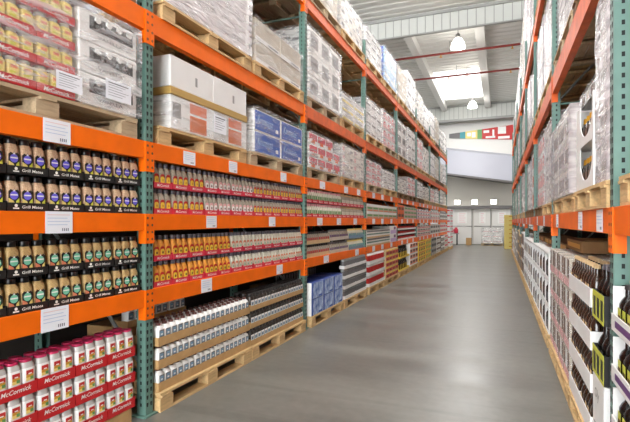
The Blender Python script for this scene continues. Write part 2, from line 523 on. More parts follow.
def build_racks():
    H = {'left': 4.6, 'right': 5.2}
    for side in ('left', 'right'):
        for k in range(NB + 1):
            if k == 0: nm = f'before the nearest {side} bay'
            elif k == NB: nm = f'closing the farthest {side} bay'
            else: nm = f'between {BAY[k-1]} and {BAY[k]} {side} bays'
            e = thing('rack_upright', f'green perforated rack upright {nm}', 'rack upright', [], (PX(side, 0.0), UY(k) + SH(side), 0), RZ(side))
            h = H[side]
            obj('post', post_mesh(h), e); obj('post', post_mesh(h), e, (-DEPTH, 0, 0), PI)
            obj('foot_plate', foot_mesh(), e); obj('foot_plate', foot_mesh(), e, (-DEPTH, 0, 0), PI)
            for z in (0.3, 1.5, 2.55, 3.9):
                obj('brace', brace_mesh(DEPTH - 0.16, 0.0), e, (0, 0, z))
            for z in (0.35, 1.55, 2.6):
                obj('brace', brace_mesh(DEPTH - 0.16, 1.0), e, (0, 0, z))
        for b in range(NB):
            for lv, (z0, z1) in LEV[side].items():
                L = UY(b + 1) - UY(b)
                worn = 'orange_worn' if lv in ('B4', 'B5') and (side == 'right' or b > 1) or (side == 'right' and b > 1) else 'orange'
                for rear in (0, 1):
                    if rear and lv in ('B1',):
                        continue
                    key = ('beam', side, lv, worn, rear)
                    if key not in CACHE:
                        h = z1 - z0
                        rail = MB().box(-0.055, -0.0005, -L / 2 + 0.0415, L / 2 - 0.0415, 0, h, 0).box(-0.058, -0.0, -L / 2 + 0.0415, L / 2 - 0.0415, h - 0.012, h - 0.001, 0).mesh('rail', [worn])
                        con = []
                        for s in (-1, 1):
                            mb = MB()
                            y0, y1 = sorted((s * (L / 2 - 0.043), s * (L / 2 - 0.0015)))
                            mb.box(0.0012, 0.0065, y0, y1, -0.09, h - 0.001, 0)
                            if s < 0: mb.box(-0.052, 0.0011, y1 - 0.0005, y1 + 0.004, -0.09, h - 0.013, 0)
                            else: mb.box(-0.052, 0.0011, y0 - 0.004, y0 + 0.0005, -0.09, h - 0.013, 0)
                            for q in range(4):
                                zz = -0.06 + q * (h + 0.03) / 3
                                mb.disc((y0 + y1) / 2, zz, 0.009, 0.0066, 0.0072, 1, 8)
                            con.append(mb.mesh('connector', [worn, 'brown']))
                        CACHE[key] = (rail, con)
                    rail, con = CACHE[key]
                    ln = levname(side, lv)
                    e = thing('rack_crossbeam', f'orange {"rear" if rear else "front"} beam carrying the {ln}, {bayname(side, b)}', 'rack beam',
                              [('rail', rail), ('connector', con[0]), ('connector', con[1])],
                              (PX(side, DEPTH if rear else 0.0), (UY(b) + UY(b + 1)) / 2 + SH(side), z0), RZ(side) + (PI if rear else 0))
    # wire-grey decks under the display shelves of the left rack
    deck = None
    for b in range(NB):
        for lv in ('B1', 'B2'):
            z1 = LEV['left'][lv][1]
            if deck is None:
                mb = MB().box(-DEPTH + 0.062, -0.06, -1.34, 1.34, -0.03, -0.002, 0)
                for y in (-0.9, 0, 0.9):
                    mb.box(-DEPTH + 0.062, -0.06, y - 0.03, y + 0.03, -0.06, -0.031, 0)
                deck = mb.mesh('deck', ['wood_dark'])
            thing('shelf_deck', f'plain wooden deck of the {levname("left", lv)}, {bayname("left", b)}', 'shelf deck', deck, (PX('left', 0), (UY(b) + UY(b + 1)) / 2, z1))

# ------------------------------------------------------------------ pallets
@cached
def pallet_meshes(w, wood):
    """w along the aisle, 1.05 deep; front at x = 0"""
    D = 1.05; H = 0.135
    top = MB(); n = 8; pitch = D / n
    for i in range(n):
        top.box(-D + i * pitch + 0.006, -D + (i + 1) * pitch - 0.006, -w / 2, w / 2, H - 0.02, H, 0)
    for y in (-w / 2 + 0.06, 0, w / 2 - 0.06):
        top.box(-D, 0, y - 0.05, y + 0.05, H - 0.035, H - 0.021, 0)
    bot = MB()
    for x in (-0.11, -D / 2 - 0.05, -D + 0.01):
        bot.box(x, x + 0.10, -w / 2, w / 2, 0.0, 0.017, 0)
    run = MB()
    for x in (-0.11, -D / 2 - 0.05, -D + 0.01):
        run.box(x, x + 0.10, -0.07, 0.07, 0.018, H - 0.0355, 0)
    run.box(-D + 0.02, -0.02, -0.04, 0.04, 0.055, 0.08, 0)
    return [('top_deck', top.mesh('top_deck', [wood])), ('bottom_deck', bot.mesh('bottom_deck', [wood])),
            *[('runner', run.mesh('runner', [wood]), (0, y, 0)) for y in (-w / 2 + 0.07, 0.0, w / 2 - 0.07)]]
PH = 0.137

def pallet(side, lv, b, slot, y0, y1, z, over=0.04, wood='wood', what=None):
    w = round(y1 - y0, 2)
    lab = f'wooden pallet, {slot}, {levname(side, lv)}, {bayname(side, b)}'
    return thing('pallet', lab, 'pallet', pallet_meshes(w, wood), (PX(side, -over), (y0 + y1) / 2, z), RZ(side))

# ------------------------------------------------------------------ cartons, loads
@cached
def case_mesh(w, d, h, mats, prints, chamfer=0.006):
    """carton with its front at x = 0, w along y. prints: (face, u0, u1, v0, v1, material index), u, v as fractions"""
    mb = MB().cbox(-d, 0, -w / 2, w / 2, 0, h, chamfer, 0)
    t = 0.0012
    for k, p in enumerate(prints):
        face, u0, u1, v0, v1, m = p
        e = t * (1 + 0.45 * k / max(1, len(prints)))
        if face == 'f':
            mb.box(0.0001, e, -w / 2 + u0 * w, -w / 2 + u1 * w, v0 * h, v1 * h, m)
        elif face == 's':
            for s in (-1, 1):
                a, c = sorted((s * (w / 2 + 0.0001), s * (w / 2 + e)))
                mb.box(-d + u0 * d, -d + u1 * d, a, c, v0 * h, v1 * h, m)
        elif face == 't':
            mb.box(-d + u0 * d, -d + u1 * d, -w / 2 + v0 * w, -w / 2 + v1 * w, h + 0.0001, h + e, m)
    return mb.mesh('carton', list(mats))

def film_shell(y0, y1, d, z0, h, seed, lump=0.008, off=0.012):
    """crinkled open-bottomed shell round a load; front at x=0"""
    r = random.Random(seed)
    mb = MB()
    ny = max(4, int((y1 - y0) / 0.12)); nx = max(4, int(d / 0.15)); nz = max(4, int(h / 0.10))
    per = []
    for i in range(nx): per.append((-d + d * i / nx, y0))
    for i in range(ny): per.append((0.0, y0 + (y1 - y0) * i / ny))
    for i in range(nx): per.append((-d * i / nx, y1))
    for i in range(ny): per.append((-d, y1 - (y1 - y0) * i / ny))
    cx, cy = -d / 2, (y0 + y1) / 2
    rings = []
    for k in range(nz + 1):
        z = z0 + (h + off) * k / nz
        rg = []
        for (x, y) in per:
            e = off + r.uniform(0, lump)
            ex = e * (1 if x > cx else -1) if abs(x - cx) > d / 2 - 0.02 else 0
            ey = e * (1 if y > cy else -1) if abs(y - cy) > (y1 - y0) / 2 - 0.02 else 0
            rg.append((x + ex, y + ey, z + r.uniform(0, lump) * (1 if k == nz else 0)))
        rings.append(rg)
    mb.loft(rings, 0, True, cap=False)
    n = len(per)
    top = rings[-1]
    mb._add(list(top) + [(cx, cy, z0 + h + off + lump)], [(i, (i + 1) % n, n) for i in range(n)], 0, True)
    return mb

SEED = [100]
def load(side, lv, b, slot, y0, y1, z, h, look, grid, mats, prints, film='t', over=0.03, depth=1.0, ragged=0.0, sheet=None, name='wrapped_load', carton='carton', jit=0.006):
    """stretch-wrapped pallet load: cartons and film are its parts"""
    SEED[0] += 1
    r = random.Random(SEED[0])
    ny, nz, nx = grid
    lab = f'{look}, {slot}, {levname(side, lv)}, {bayname(side, b)}'
    e = thing(name, lab, 'pallet load', [], (PX(side, -over), (y0 + y1) / 2, z), RZ(side))
    W = y1 - y0
    w = W / ny; d = depth / nx; hh = h / nz
    me = case_mesh(round(w - 0.008, 4), round(d - 0.008, 4), round(hh - 0.003, 4), tuple(mats), tuple(prints))
    topskip = set()
    for k in range(nz):
        for i in range(ny):
            for j in range(nx):
                if k == nz - 1 and r.random() < ragged and (i + j) % 2:
                    continue
                if nx > 2 and 0 < j < nx - 1 and 0 < i < ny - 1 and k < nz - 1:
                    continue
                if nx == 2 and j == 1 and 0 < i < ny - 1 and k < nz - 1:
                    continue
                obj(carton, me, e, (-j * d - r.uniform(0.002, jit), -W / 2 + (i + 0.5) * w + r.uniform(-1, 1) * 0.002, k * hh + 0.002))
    if film:
        fm = {'t': WRAP, 'T': WRAP_T, 'c': WRAP_C}[film]
        sh = film_shell(-W / 2, W / 2, depth, 0.004, h - 0.004, SEED[0])
        obj('stretch_wrap', sh.mesh('stretch_wrap', [fm]), e)
    if sheet:
        for (yc, zc, sw, shh) in sheet:
            obj('paper_sheet', sheet_mesh(sw, shh), e, (0.024, yc, zc), label='white printed pallet sheet')
    return e

@cached
def sheet_mesh(w, h):
    mb = MB().box(0, 0.001, -w / 2, w / 2, -h / 2, h / 2, 0)
    for i in range(6):
        z = h / 2 - h * (0.13 + 0.13 * i)
        mb.box(0.0011, 0.0016, -w * 0.4, w * (0.38 - 0.12 * (i % 3)), z - h * (0.045 if i == 0 else 0.018), z, 1)
    return mb.mesh('paper_sheet', ['paper', 'ink'])

# ------------------------------------------------------------------ price cards
@cached
def card_meshes(w, h):
    card = MB().box(0.0, 0.0012, -w / 2, w / 2, -h / 2, h / 2, 0).mesh('card', ['paper'])
    mb = MB()
    for i in range(4):
        z = h * (0.36 - 0.15 * i)
        mb.box(0.0013, 0.0018, -w * 0.42, w * (0.4 - 0.1 * (i % 2)), z - h * 0.035, z, 1 if i else 0)
    for q in range(4):
        mb.box(0.0013, 0.0018, w * (0.10 + 0.07 * q), w * (0.135 + 0.07 * q), -h * 0.40, -h * 0.27, 2)
    return [('card', card), ('print', mb.mesh('print', ['ink_pink', 'ink_blue', 'ink_grey']))]

CARDN = {}
def price_card(side, lv, b, y, w=0.15, h=0.115, dz=0.0):
    z0, z1 = LEV[side][lv]
    k = CARDN.get((side, lv, b), 0); CARDN[(side, lv, b)] = k + 1
    thing('price_card', f'white price card, {ordn(k)} along the {levname(side, lv)} beam, {bayname(side, b)}', 'price card',
          card_meshes(w, h), (PX(side, 0) + (0.002 if side == 'left' else -0.002), y, (z0 + z1) / 2 + dz), RZ(side))

# ------------------------------------------------------------------ bottles
def front_ring(mb, hw, z0, z1, y0, y1, m, e=0.0008):
    mb.box(hw + 0.0002, hw + e, y0, y1, z0, z1, m)

@cached
def seasoning_bottle(kind):
    spice, emb = (('tan_spice', 'violet'), ('grain_spice', 'mint'))[kind]
    body = MB().body([(0, 0.029), (0.004, 0.0315), (0.118, 0.0315), (0.134, 0.028), (0.143, 0.023), (0.148, 0.0225)], 6, 20).mesh('body', [spice])
    cap = MB().body([(0.1482, 0.0255), (0.150, 0.0262), (0.172, 0.0262), (0.177, 0.024)], 2, 18).mesh('cap', ['black'])
    lb = MB()
    x = 0.0316
    lb.polyx([(-0.029, 0.030), (0.029, 0.030), (0.029, 0.094), (0.017, 0.105), (0.006, 0.098), (0, 0.108), (-0.006, 0.098), (-0.017, 0.105), (-0.029, 0.094)], x, x + 0.0008, 0)
    lb.disc(0, 0.074, 0.0215, x + 0.0009, x + 0.0014, 1, 16)
    lb.polyx([(-0.019, 0.073), (0.019, 0.073), (0.019, 0.080), (-0.019, 0.080)], x + 0.0015, x + 0.0019, 4)
    lb.polyx([(-0.006, 0.094), (0.006, 0.094), (0.0, 0.106)], x + 0.0009, x + 0.0014, 4)
    lb.polyx([(-0.028, 0.031), (0.006, 0.031), (-0.004, 0.048), (-0.028, 0.060)], x + 0.0009, x + 0.0014, 2 if kind == 0 else 5)
    lb.polyx([(0.008, 0.031), (0.028, 0.031), (0.028, 0.062), (0.012, 0.046)], x + 0.0009, x + 0.0014, 3 if kind == 0 else 2)
    return [('body', body), ('cap', cap), ('label', lb.mesh('label', ['black_card', emb, 'yellow_soft', 'lime', 'white', 'salmon']))]

@cached
def spice_jar():
    body = MB().body([(0, 0.032), (0.004, 0.0362), (0.100, 0.0362), (0.104, 0.034)], 8, 24).mesh('body', ['white'])
    neck = MB().body([(0.1002, 0.0335), (0.118, 0.0325), (0.126, 0.029), (0.130, 0.028)], 5, 20).mesh('neck', ['clear_neck'])
    lid = MB().body([(0.1302, 0.029), (0.131, 0.030), (0.140, 0.030), (0.142, 0.028)], 2.6, 20).mesh('lid', ['dkpink'])
    x = 0.0363
    lb = MB()
    lb.box(x, x + 0.0008, -0.018, 0.022, 0.074, 0.094, 0)
    lb.box(x, x + 0.0008, -0.018, 0.022, 0.060, 0.0735, 1)
    lb.box(x, x + 0.0008, -0.018, 0.022, 0.046, 0.0595, 2)
    lb.box(x + 0.0009, x + 0.0013, -0.006, 0.012, 0.075, 0.080, 3)
    lb.box(x + 0.0009, x + 0.0013, 0.004, 0.022, 0.050, 0.064, 4)
    lb = lb.mesh('label', ['red', 'gold', 'yellow_soft', 'white', 'green_label'])
    for me in (body, neck, lid, lb):
        for v in me.vertices:
            v.co.z *= 1.13
    return [('body', body), ('neck', neck), ('lid', lid), ('label', lb)]

@cached
def spice_bottle(kind):
    spice, band, patch, pic = {'a': ('grey_spice', 'red', 'yellow', 'gold'), 'b': ('grey_spice', 'pink', 'white', 'brown'),
                               'c': ('orange_spice', 'red', 'yellow', 'brown'), 'd': ('pale_spice', 'salmon', 'pale_spice', 'mint')}[kind]
    body = MB().body([(0, 0.030), (0.004, 0.0325), (0.108, 0.0325), (0.128, 0.026), (0.140, 0.019), (0.146, 0.0185)], 4, 16).mesh('body', [spice])
    cap = MB().body([(0.1462, 0.020), (0.148, 0.021), (0.172, 0.021), (0.176, 0.019)], 2, 14).mesh('cap', ['grey_cap'])
    x = 0.0326
    lb = MB()
    lb.polyx([(-0.027, 0.020), (0.027, 0.020), (0.027, 0.088), (0.014, 0.098), (-0.014, 0.098), (-0.027, 0.088)], x, x + 0.0008, 0)
    lb.polyx([(-0.024, 0.022), (0.024, 0.022), (0.024, 0.070), (0.012, 0.080), (-0.012, 0.080), (-0.024, 0.070)], x + 0.0009, x + 0.0013, 1)
    lb.disc(0.004, 0.054, 0.010, x + 0.0014, x + 0.0018, 2, 10)
    lb = lb.mesh('label', [band, patch, pic])
    for me in (body, cap, lb):
        for v in me.vertices:
            v.co.x *= 0.87; v.co.y *= 0.87
    return [('body', body), ('cap', cap), ('label', lb)]

@cached
def creamer_bottle():
    body = MB().body([(0, 0.031), (0.004, 0.0345), (0.108, 0.0345), (0.122, 0.030), (0.132, 0.017), (0.136, 0.0165)], 4, 18).mesh('body', ['white'])
    cap = MB().body([(0.1362, 0.0165), (0.138, 0.0175), (0.150, 0.0175), (0.153, 0.015)], 2, 14).mesh('cap', ['brown_cap'])
    x = 0.0346
    lb = MB().box(x, x + 0.0008, -0.025, 0.025, 0.056, 0.108, 0).box(x + 0.0009, x + 0.0013, -0.018, 0.017, 0.064, 0.100, 1).box(x + 0.0014, x + 0.0017, -0.009, 0.009, 0.072, 0.082, 2)
    return [('body', body), ('cap', cap), ('label', lb.mesh('label', ['mid_grey', 'blue_grey', 'white']))]

@cached
def sauce_jar():
    body = MB().body([(0, 0.031), (0.004, 0.0345), (0.118, 0.0345), (0.130, 0.028), (0.134, 0.027)], 4, 18).mesh('body', ['jar_dark'])
    cap = MB().body([(0.1342, 0.029), (0.136, 0.030), (0.158, 0.030), (0.161, 0.028)], 2, 16).mesh('cap', ['dark'])
    x = 0.0346
    lb = MB().box(x, x + 0.0008, -0.030, 0.030, 0.040, 0.098, 0).box(x + 0.0009, x + 0.0013, -0.022, 0.020, 0.050, 0.082, 1).box(x + 0.0014, x + 0.0017, -0.012, 0.006, 0.058, 0.072, 2)
    return [('body', body), ('cap', cap), ('label', lb.mesh('label', ['white', 'blue_grey', 'mid_grey']))]

@cached
def small_bottle(spice, cap, lab, h=0.17, r=0.031):
    """one-mesh bottle for shelves far down the aisle"""
    mb = MB().body([(0, r * 0.92), (0.004, r), (h * 0.66, r), (h * 0.78, r * 0.62), (h * 0.82, r * 0.58)], 4, 12, 0)
    mb.body([(h * 0.821, r * 0.66), (h, r * 0.62)], 2, 12, 1)
    mb.box(r + 0.0002, r + 0.001, -r * 0.75, r * 0.75, h * 0.12, h * 0.52, 2)
    return mb.mesh('bottle', [spice, cap, lab])

@cached
def small_can(side, top, band, h=0.11, r=0.034):
    mb = MB().body([(0, r * 0.94), (0.004, r), (h * 0.25, r)], 2, 12, 2).body([(h * 0.2501, r), (h * 0.8, r)], 2, 12, 0)
    mb.body([(h * 0.8001, r), (h - 0.004, r), (h, r * 0.93)], 2, 12, 1)
    return mb.mesh('can', [side, top, band])

@cached
def tall_bottle(glass, lab, capm, h=0.27, r=0.036):
    body = MB().body([(0, r * 0.93), (0.005, r), (h * 0.56, r), (h * 0.66, r * 0.75), (h * 0.74, r * 0.42), (h * 0.9, r * 0.38)], 3, 16).mesh('body', [glass])
    cap = MB().body([(h * 0.9003, r * 0.46), (h, r * 0.44)], 2, 12).mesh('cap', [capm])
    lb = MB().box(r + 0.0002, r + 0.001, -r * 0.68, r * 0.68, h * 0.12, h * 0.48, 0).box(r + 0.0011, r + 0.0015, -r * 0.5, r * 0.5, h * 0.22, h * 0.32, 1)
    return [('body', body), ('cap', cap), ('label', lb.mesh('label', [lab, 'brown']))]

@cached
def tray_mesh(w, d, hf, hs, m, t=0.003, strip=None, lip=0.0):
    mb = MB().box(-d, -t - 0.0001, -w / 2, w / 2, 0, t, 0)
    mb.box(-t, 0, -w / 2, w / 2, -lip, hf, 0).box(-d, -d + t, -w / 2, w / 2, t + 0.0001, hf, 0)
    for s in (-1, 1):
        y0, y1 = sorted((s * w / 2, s * (w / 2 - t)))
        mb.box(-d + t, -t, y0, y1, t + 0.0001, hs, 0)
    mats = [m]
    if strip:
        mb.box(0.0001, 0.0008, -w * 0.33, w * 0.33, hf * 0.3, hf * 0.7, 1); mats.append(strip)
    return mb.mesh('tray', mats)

def tiers(side, lv, b, z0, y_end, ntray, per, pitch, tier_n, tier_h, tray, bottle_of, bname, blabel, tname, tlabel, text=None, rows=1, rows_top=None, d0=0.02,
          tray_gap=0.012, post='far', bgroup='', cat='bottle', row_pitch=None, text_mat='white_ink', shear=0.2, first=None, order=1, text_frac=0.8, text_h=0.55, lip=0.0, badge=False):
    """display of bottles in trays. The count runs from the post the label names: y_end is the edge of the first tray there.
    order=+1: trays go towards the camera (count from the far post); -1: away from it (from the near post)."""
    row_pitch = row_pitch or pitch
    tw = per * pitch + 0.008
    rows_top = rows_top or rows
    depth = max(rows, rows_top) * row_pitch + 0.008
    hf, hs, tm = tray
    tme = tray_mesh(round(tw, 4), round(depth, 4), hf, hs, tm, 0.003, None, lip)
    tx = None
    if text:
        tx = text_mesh(text, tw * text_frac, hf * text_h, text_mat, shear, 0.012)
    bdg = MB().disc(-tw * 0.30, 0.006, hf * 0.2, 0.0, 0.0005, 0, 10).box(0, 0.0005, -tw * 0.37, -tw * 0.23, -hf * 0.26, -hf * 0.1, 0).mesh('badge', ['white_ink']) if badge else None
    place = f'{levname(side, lv)}, {bayname(side, b)}'
    tn = {2: ['lower tier', 'upper tier'], 3: ['bottom tier', 'middle tier', 'top tier'], 1: ['single tier'], 4: ['bottom tier', 'second tier', 'third tier', 'top tier']}[tier_n]
    for t in range(tier_n):
        z = z0 + t * tier_h + 0.001
        nrow = rows_top if t == tier_n - 1 else rows
        for i in range(ntray):
            yc = y_end - order * (i * (tw + tray_gap) + tw / 2)
            parts = [('tray_body', tme)] + ([('lettering', tx, (0.0006, tw * 0.1 if badge else 0, hf / 2))] if tx else [])
            if bdg: parts.append(('badge', bdg, (0.0005, 0, hf / 2)))
            loc = (PX(side, d0), yc, z)
            if tx:
                thing(tname, f'{tlabel}, {ordn(i)} from {post} post, {tn[t]}, {place}', 'tray', parts, loc, RZ(side))
            else:
                thing(tname, f'{tlabel}, {ordn(i)} from {post} post, {tn[t]}, {place}', 'tray', tme, loc, RZ(side))
            for q in range(per):
                yb = yc + order * (tw / 2 - 0.004 - (q + 0.5) * pitch)
                for rr in range(nrow):
                    n = i * per + q
                    parts, desc, nm = bottle_of(t, i, q)
                    where = f'{ordn(n)} from {post} post' if rr == 0 else f'{ordn(rr)} row behind front'
                    l = f'{desc}, {where}, {tn[t]}, {place}'
                    thing(nm, l, cat, parts, (PX(side, d0 + 0.004 + (rr + 0.5) * row_pitch), yb, z + 0.0045), RZ(side), f'{desc}s, {"front row" if rr == 0 else ordn(rr) + " row behind front"}, {tn[t]}, {place}')

def bottles_near():
    L = LEV['left']
    ye = UY(1) - 0.065
    # nearest bay: black trays on two shelves, red trays below
    for lv, k, nm in (('B2', 0, 'violet-badged'), ('B1', 1, 'green-badged')):
        tiers('left', lv, 0, L[lv][1], ye, 5, 3, 0.0725, 2, 0.187, (0.042, 0.05, 'black_card'),
              lambda t, i, q, k=k, nm=nm: (seasoning_bottle(k), f'{nm} seasoning bottle', 'seasoning_bottle'),
              'seasoning_bottle', '', 'display_tray', 'black lettered tray', 'Grill Mates', rows=2, tray_gap=0.006, shear=0.1, text_frac=0.52, text_h=0.36, badge=True)
    thing('base_carton', 'flat brown carton under the trays of white spice jars, nearest left bay', 'carton', case_mesh(1.26, 1.0, 0.102, ('kraft', 'kraft_dark'), (('f', .1, .3, .3, .7, 1),)), (PX('left', 0.025), 1.81, 0.001))
    tiers('left', 'F', 0, 0.118, 2.462, 5, 3, 0.0745, 3, 0.1700, (0.048, 0.05, 'red_card'),
          lambda t, i, q: (spice_jar(), 'pink-lidded white spice jar', 'spice_jar'),
          'spice_jar', '', 'display_tray', 'red lettered tray', 'McCormick', rows=1, rows_top=2, d0=0.02, tray_gap=0.005, text_frac=0.70, text_h=0.5, shear=0.25, lip=0.014)
    # second bay
    y0 = UY(1) + 0.07
    def l2(t, i, q):
        k = 'a' if i < 3 or i > 6 else 'b'
        return spice_bottle(k), ('yellow-label' if k == 'a' else 'white-label') + ' spice bottle', 'spice_bottle'
    def l1(t, i, q):
        k = 'c' if i < 5 else 'd'
        return spice_bottle(k), ('orange' if k == 'c' else 'pale') + ' spice bottle', 'spice_bottle'
    for lv, fn in (('B2', l2), ('B1', l1)):
        tiers('left', lv, 1, L[lv][1], y0, 13, 3, 0.0635, 2, 0.186, (0.04, 0.05, 'red_pink'), fn, 'spice_bottle', '', 'display_tray', 'red lettered tray', 'McCormick',
              rows=1 if lv == 'B2' else 2, tray_gap=0.0075, post='near', order=-1, text_frac=0.66, text_h=0.5)
    # second bay floor: white bottles with brown caps, then jars
    pallet('left', 'F', 1, 'under brown-capped bottles', 2.64, 3.93, 0.0, over=0.05, wood='wood')
    tiers('left', 'F', 1, PH, 2.645, 3, 6, 0.0700, 3, 0.1600, (0.062, 0.062, 'kraft'),
          lambda t, i, q: (creamer_bottle(), 'brown-capped white bottle', 'creamer_bottle'),
          'creamer_bottle', '', 'cardboard_tray', 'brown cardboard tray', None, rows=1, rows_top=3, d0=-0.02, tray_gap=0.001, post='near', order=-1)
    # rear stack rises one tier more
    tw = 3 * 0.0715
    for i in range(3):
        yc = 2.66 + i * 0.23 + 0.11
        thing('cardboard_tray', f'brown cardboard tray, {ordn(i)} on the raised rear stack, floor, second left bay', 'tray', tray_mesh(0.222, 0.152, 0.05, 0.05, 'kraft'), (PX('left', 0.27), yc, PH + 0.422))
        thing('brown_carton', f'brown carton carrying the raised rear stack, {ordn(i)} from near post, second left bay', 'carton', case_mesh(0.222, 0.40, 0.42, ('kraft',), ()), (PX('left', 0.27), yc, PH + 0.001))
        for q in range(3):
            thing('creamer_bottle', f'white bottle, {ordn(i * 3 + q)} on the raised rear stack, floor, second left bay', 'bottle', creamer_bottle(), (PX('left', 0.31), yc + (q - 1) * 0.0715, PH + 0.4265))
    pallet('left', 'F', 1, 'under dark sauce jars', 3.95, 5.27, 0.0, over=0.05, wood='wood')
    tiers('left', 'F', 1, PH, 3.955, 3, 6, 0.0700, 3, 0.1665, (0.05, 0.06, 'kraft'),
          lambda t, i, q: (sauce_jar(), 'white-label sauce jar', 'sauce_jar'),
          'sauce_jar', '', 'cardboard_tray', 'brown cardboard tray of sauce', None, rows=1, rows_top=3, d0=-0.02, tray_gap=0.001, post='middle', order=-1, cat='jar')

# ------------------------------------------------------------------ generic stacks of cases
def stack(side, lv, b, slot, y0, y1, z, h, ny, nz, look, name, cat, mats, prints, d0=0.0, depth=0.42, nx=1, skip=()):
    w = (y1 - y0) / ny; hh = h / nz
    me = case_mesh(round(w - 0.006, 4), round(depth - 0.004, 4), round(hh - 0.002, 4), tuple(mats), tuple(prints), 0.004)
    for k in range(nz):
        for i in range(ny):
            if (i, k) in skip: continue
            for j in range(nx):
                parts = [f'{look}']
                if ny > 1: parts.append(f'{ordn(i)} along')
                if nz > 1: parts.append(f'{ordn(k)} tier')
                if j: parts.append('rear row')
                parts.append(slot)
                lab = ', '.join(parts + [bayname(side, b)])
                thing(name, lab, cat, me, (PX(side, d0 + j * depth), y0 + (i + 0.5) * w, z + k * hh + 0.001), RZ(side))

def can_tiers(side, lv, b, slot, y0, y1, z, nz, hh, ntray, per, item, desc, name, traym, rows=1, d0=0.0, cat='can', hf=0.05, pitch=None):
    tw = (y1 - y0) / ntray
    p = (tw - 0.014) / per
    depth = rows * p + 0.012
    tme = tray_mesh(round(tw - 0.005, 4), round(depth, 4), hf, hf, traym)
    for k in range(nz):
        for i in range(ntray):
            yc = y0 + (i + 0.5) * tw
            thing('case_tray', f'tray of {desc}s, {ordn(i)} along, {ordn(k)} tier, {slot}, {bayname(side, b)}', 'tray', tme, (PX(side, d0), yc, z + k * hh + 0.001), RZ(side))
            for q in range(per):
                for rr in range(rows if k < nz - 1 else rows):
                    thing(name, f'{desc}, {ordn(i * per + q)} along, {ordn(k)} tier, {"" if rr == 0 else "rear row, "}{slot}, {bayname(side, b)}', cat, item,
                          (PX(side, d0 + 0.006 + (rr + 0.5) * p), yc - tw / 2 + 0.007 + (q + 0.5) * p, z + k * hh + 0.0055), RZ(side))

exec_later = []
# ------------------------------------------------------------------ loads on the left rack
LOOKS = [
    ('white carton load in shiny film', ('white_card', 'mid_grey', 'white'), (('f', .15, .85, .3, .5, 1), ('s', .2, .8, .3, .5, 1)), (3, 4, 2)),
    ('greyish carton load in film', ('offwhite', 'mid_grey', 'white'), (('f', .1, .5, .55, .8, 1), ('f', .6, .9, .2, .35, 1)), (3, 3, 2)),
    ('beige carton load in film', ('greige', 'brown', 'white'), (('f', .2, .7, .4, .6, 2), ('s', .1, .5, .4, .6, 2)), (2, 4, 2)),
    ('white load with dark panels in film', ('white', 'mid_grey', 'grey_print'), (('f', .12, .88, .2, .8, 2), ('f', .3, .7, .35, .65, 1), ('s', .12, .88, .2, .8, 2)), (3, 3, 2)),
    ('pinkish carton load in film', ('white_card', 'pink', 'red_pink'), (('f', .05, .95, .1, .55, 1), ('f', .2, .6, .6, .8, 2), ('s', .05, .95, .1, .5, 1)), (3, 4, 2)),
    ('pale kraft carton load in film', ('kraft_light', 'brown', 'white'), (('f', .25, .75, .3, .6, 1), ('t', .45, .55, 0, 1, 2)), (2, 3, 2)),
]

def far_load(side, lv, b, slot, y0, y1, z, h, k, film='t', over=0.03, tint=None):
    look, mats, prints, grid = LOOKS[k]
    if b >= 4: grid = (2, 3, 1)
    if h > 1.2: grid = (grid[0], grid[1] + 3, grid[2])
    return load(side, lv, b, slot, y0, y1, z, h, look, grid, mats, prints, film, over)

def slots(b, g0=0.09, mid=0.1):
    a, c = UY(b) + g0, UY(b + 1) - g0
    m = (a + c) / 2
    return (a, m - mid / 2), (m + mid / 2, c)

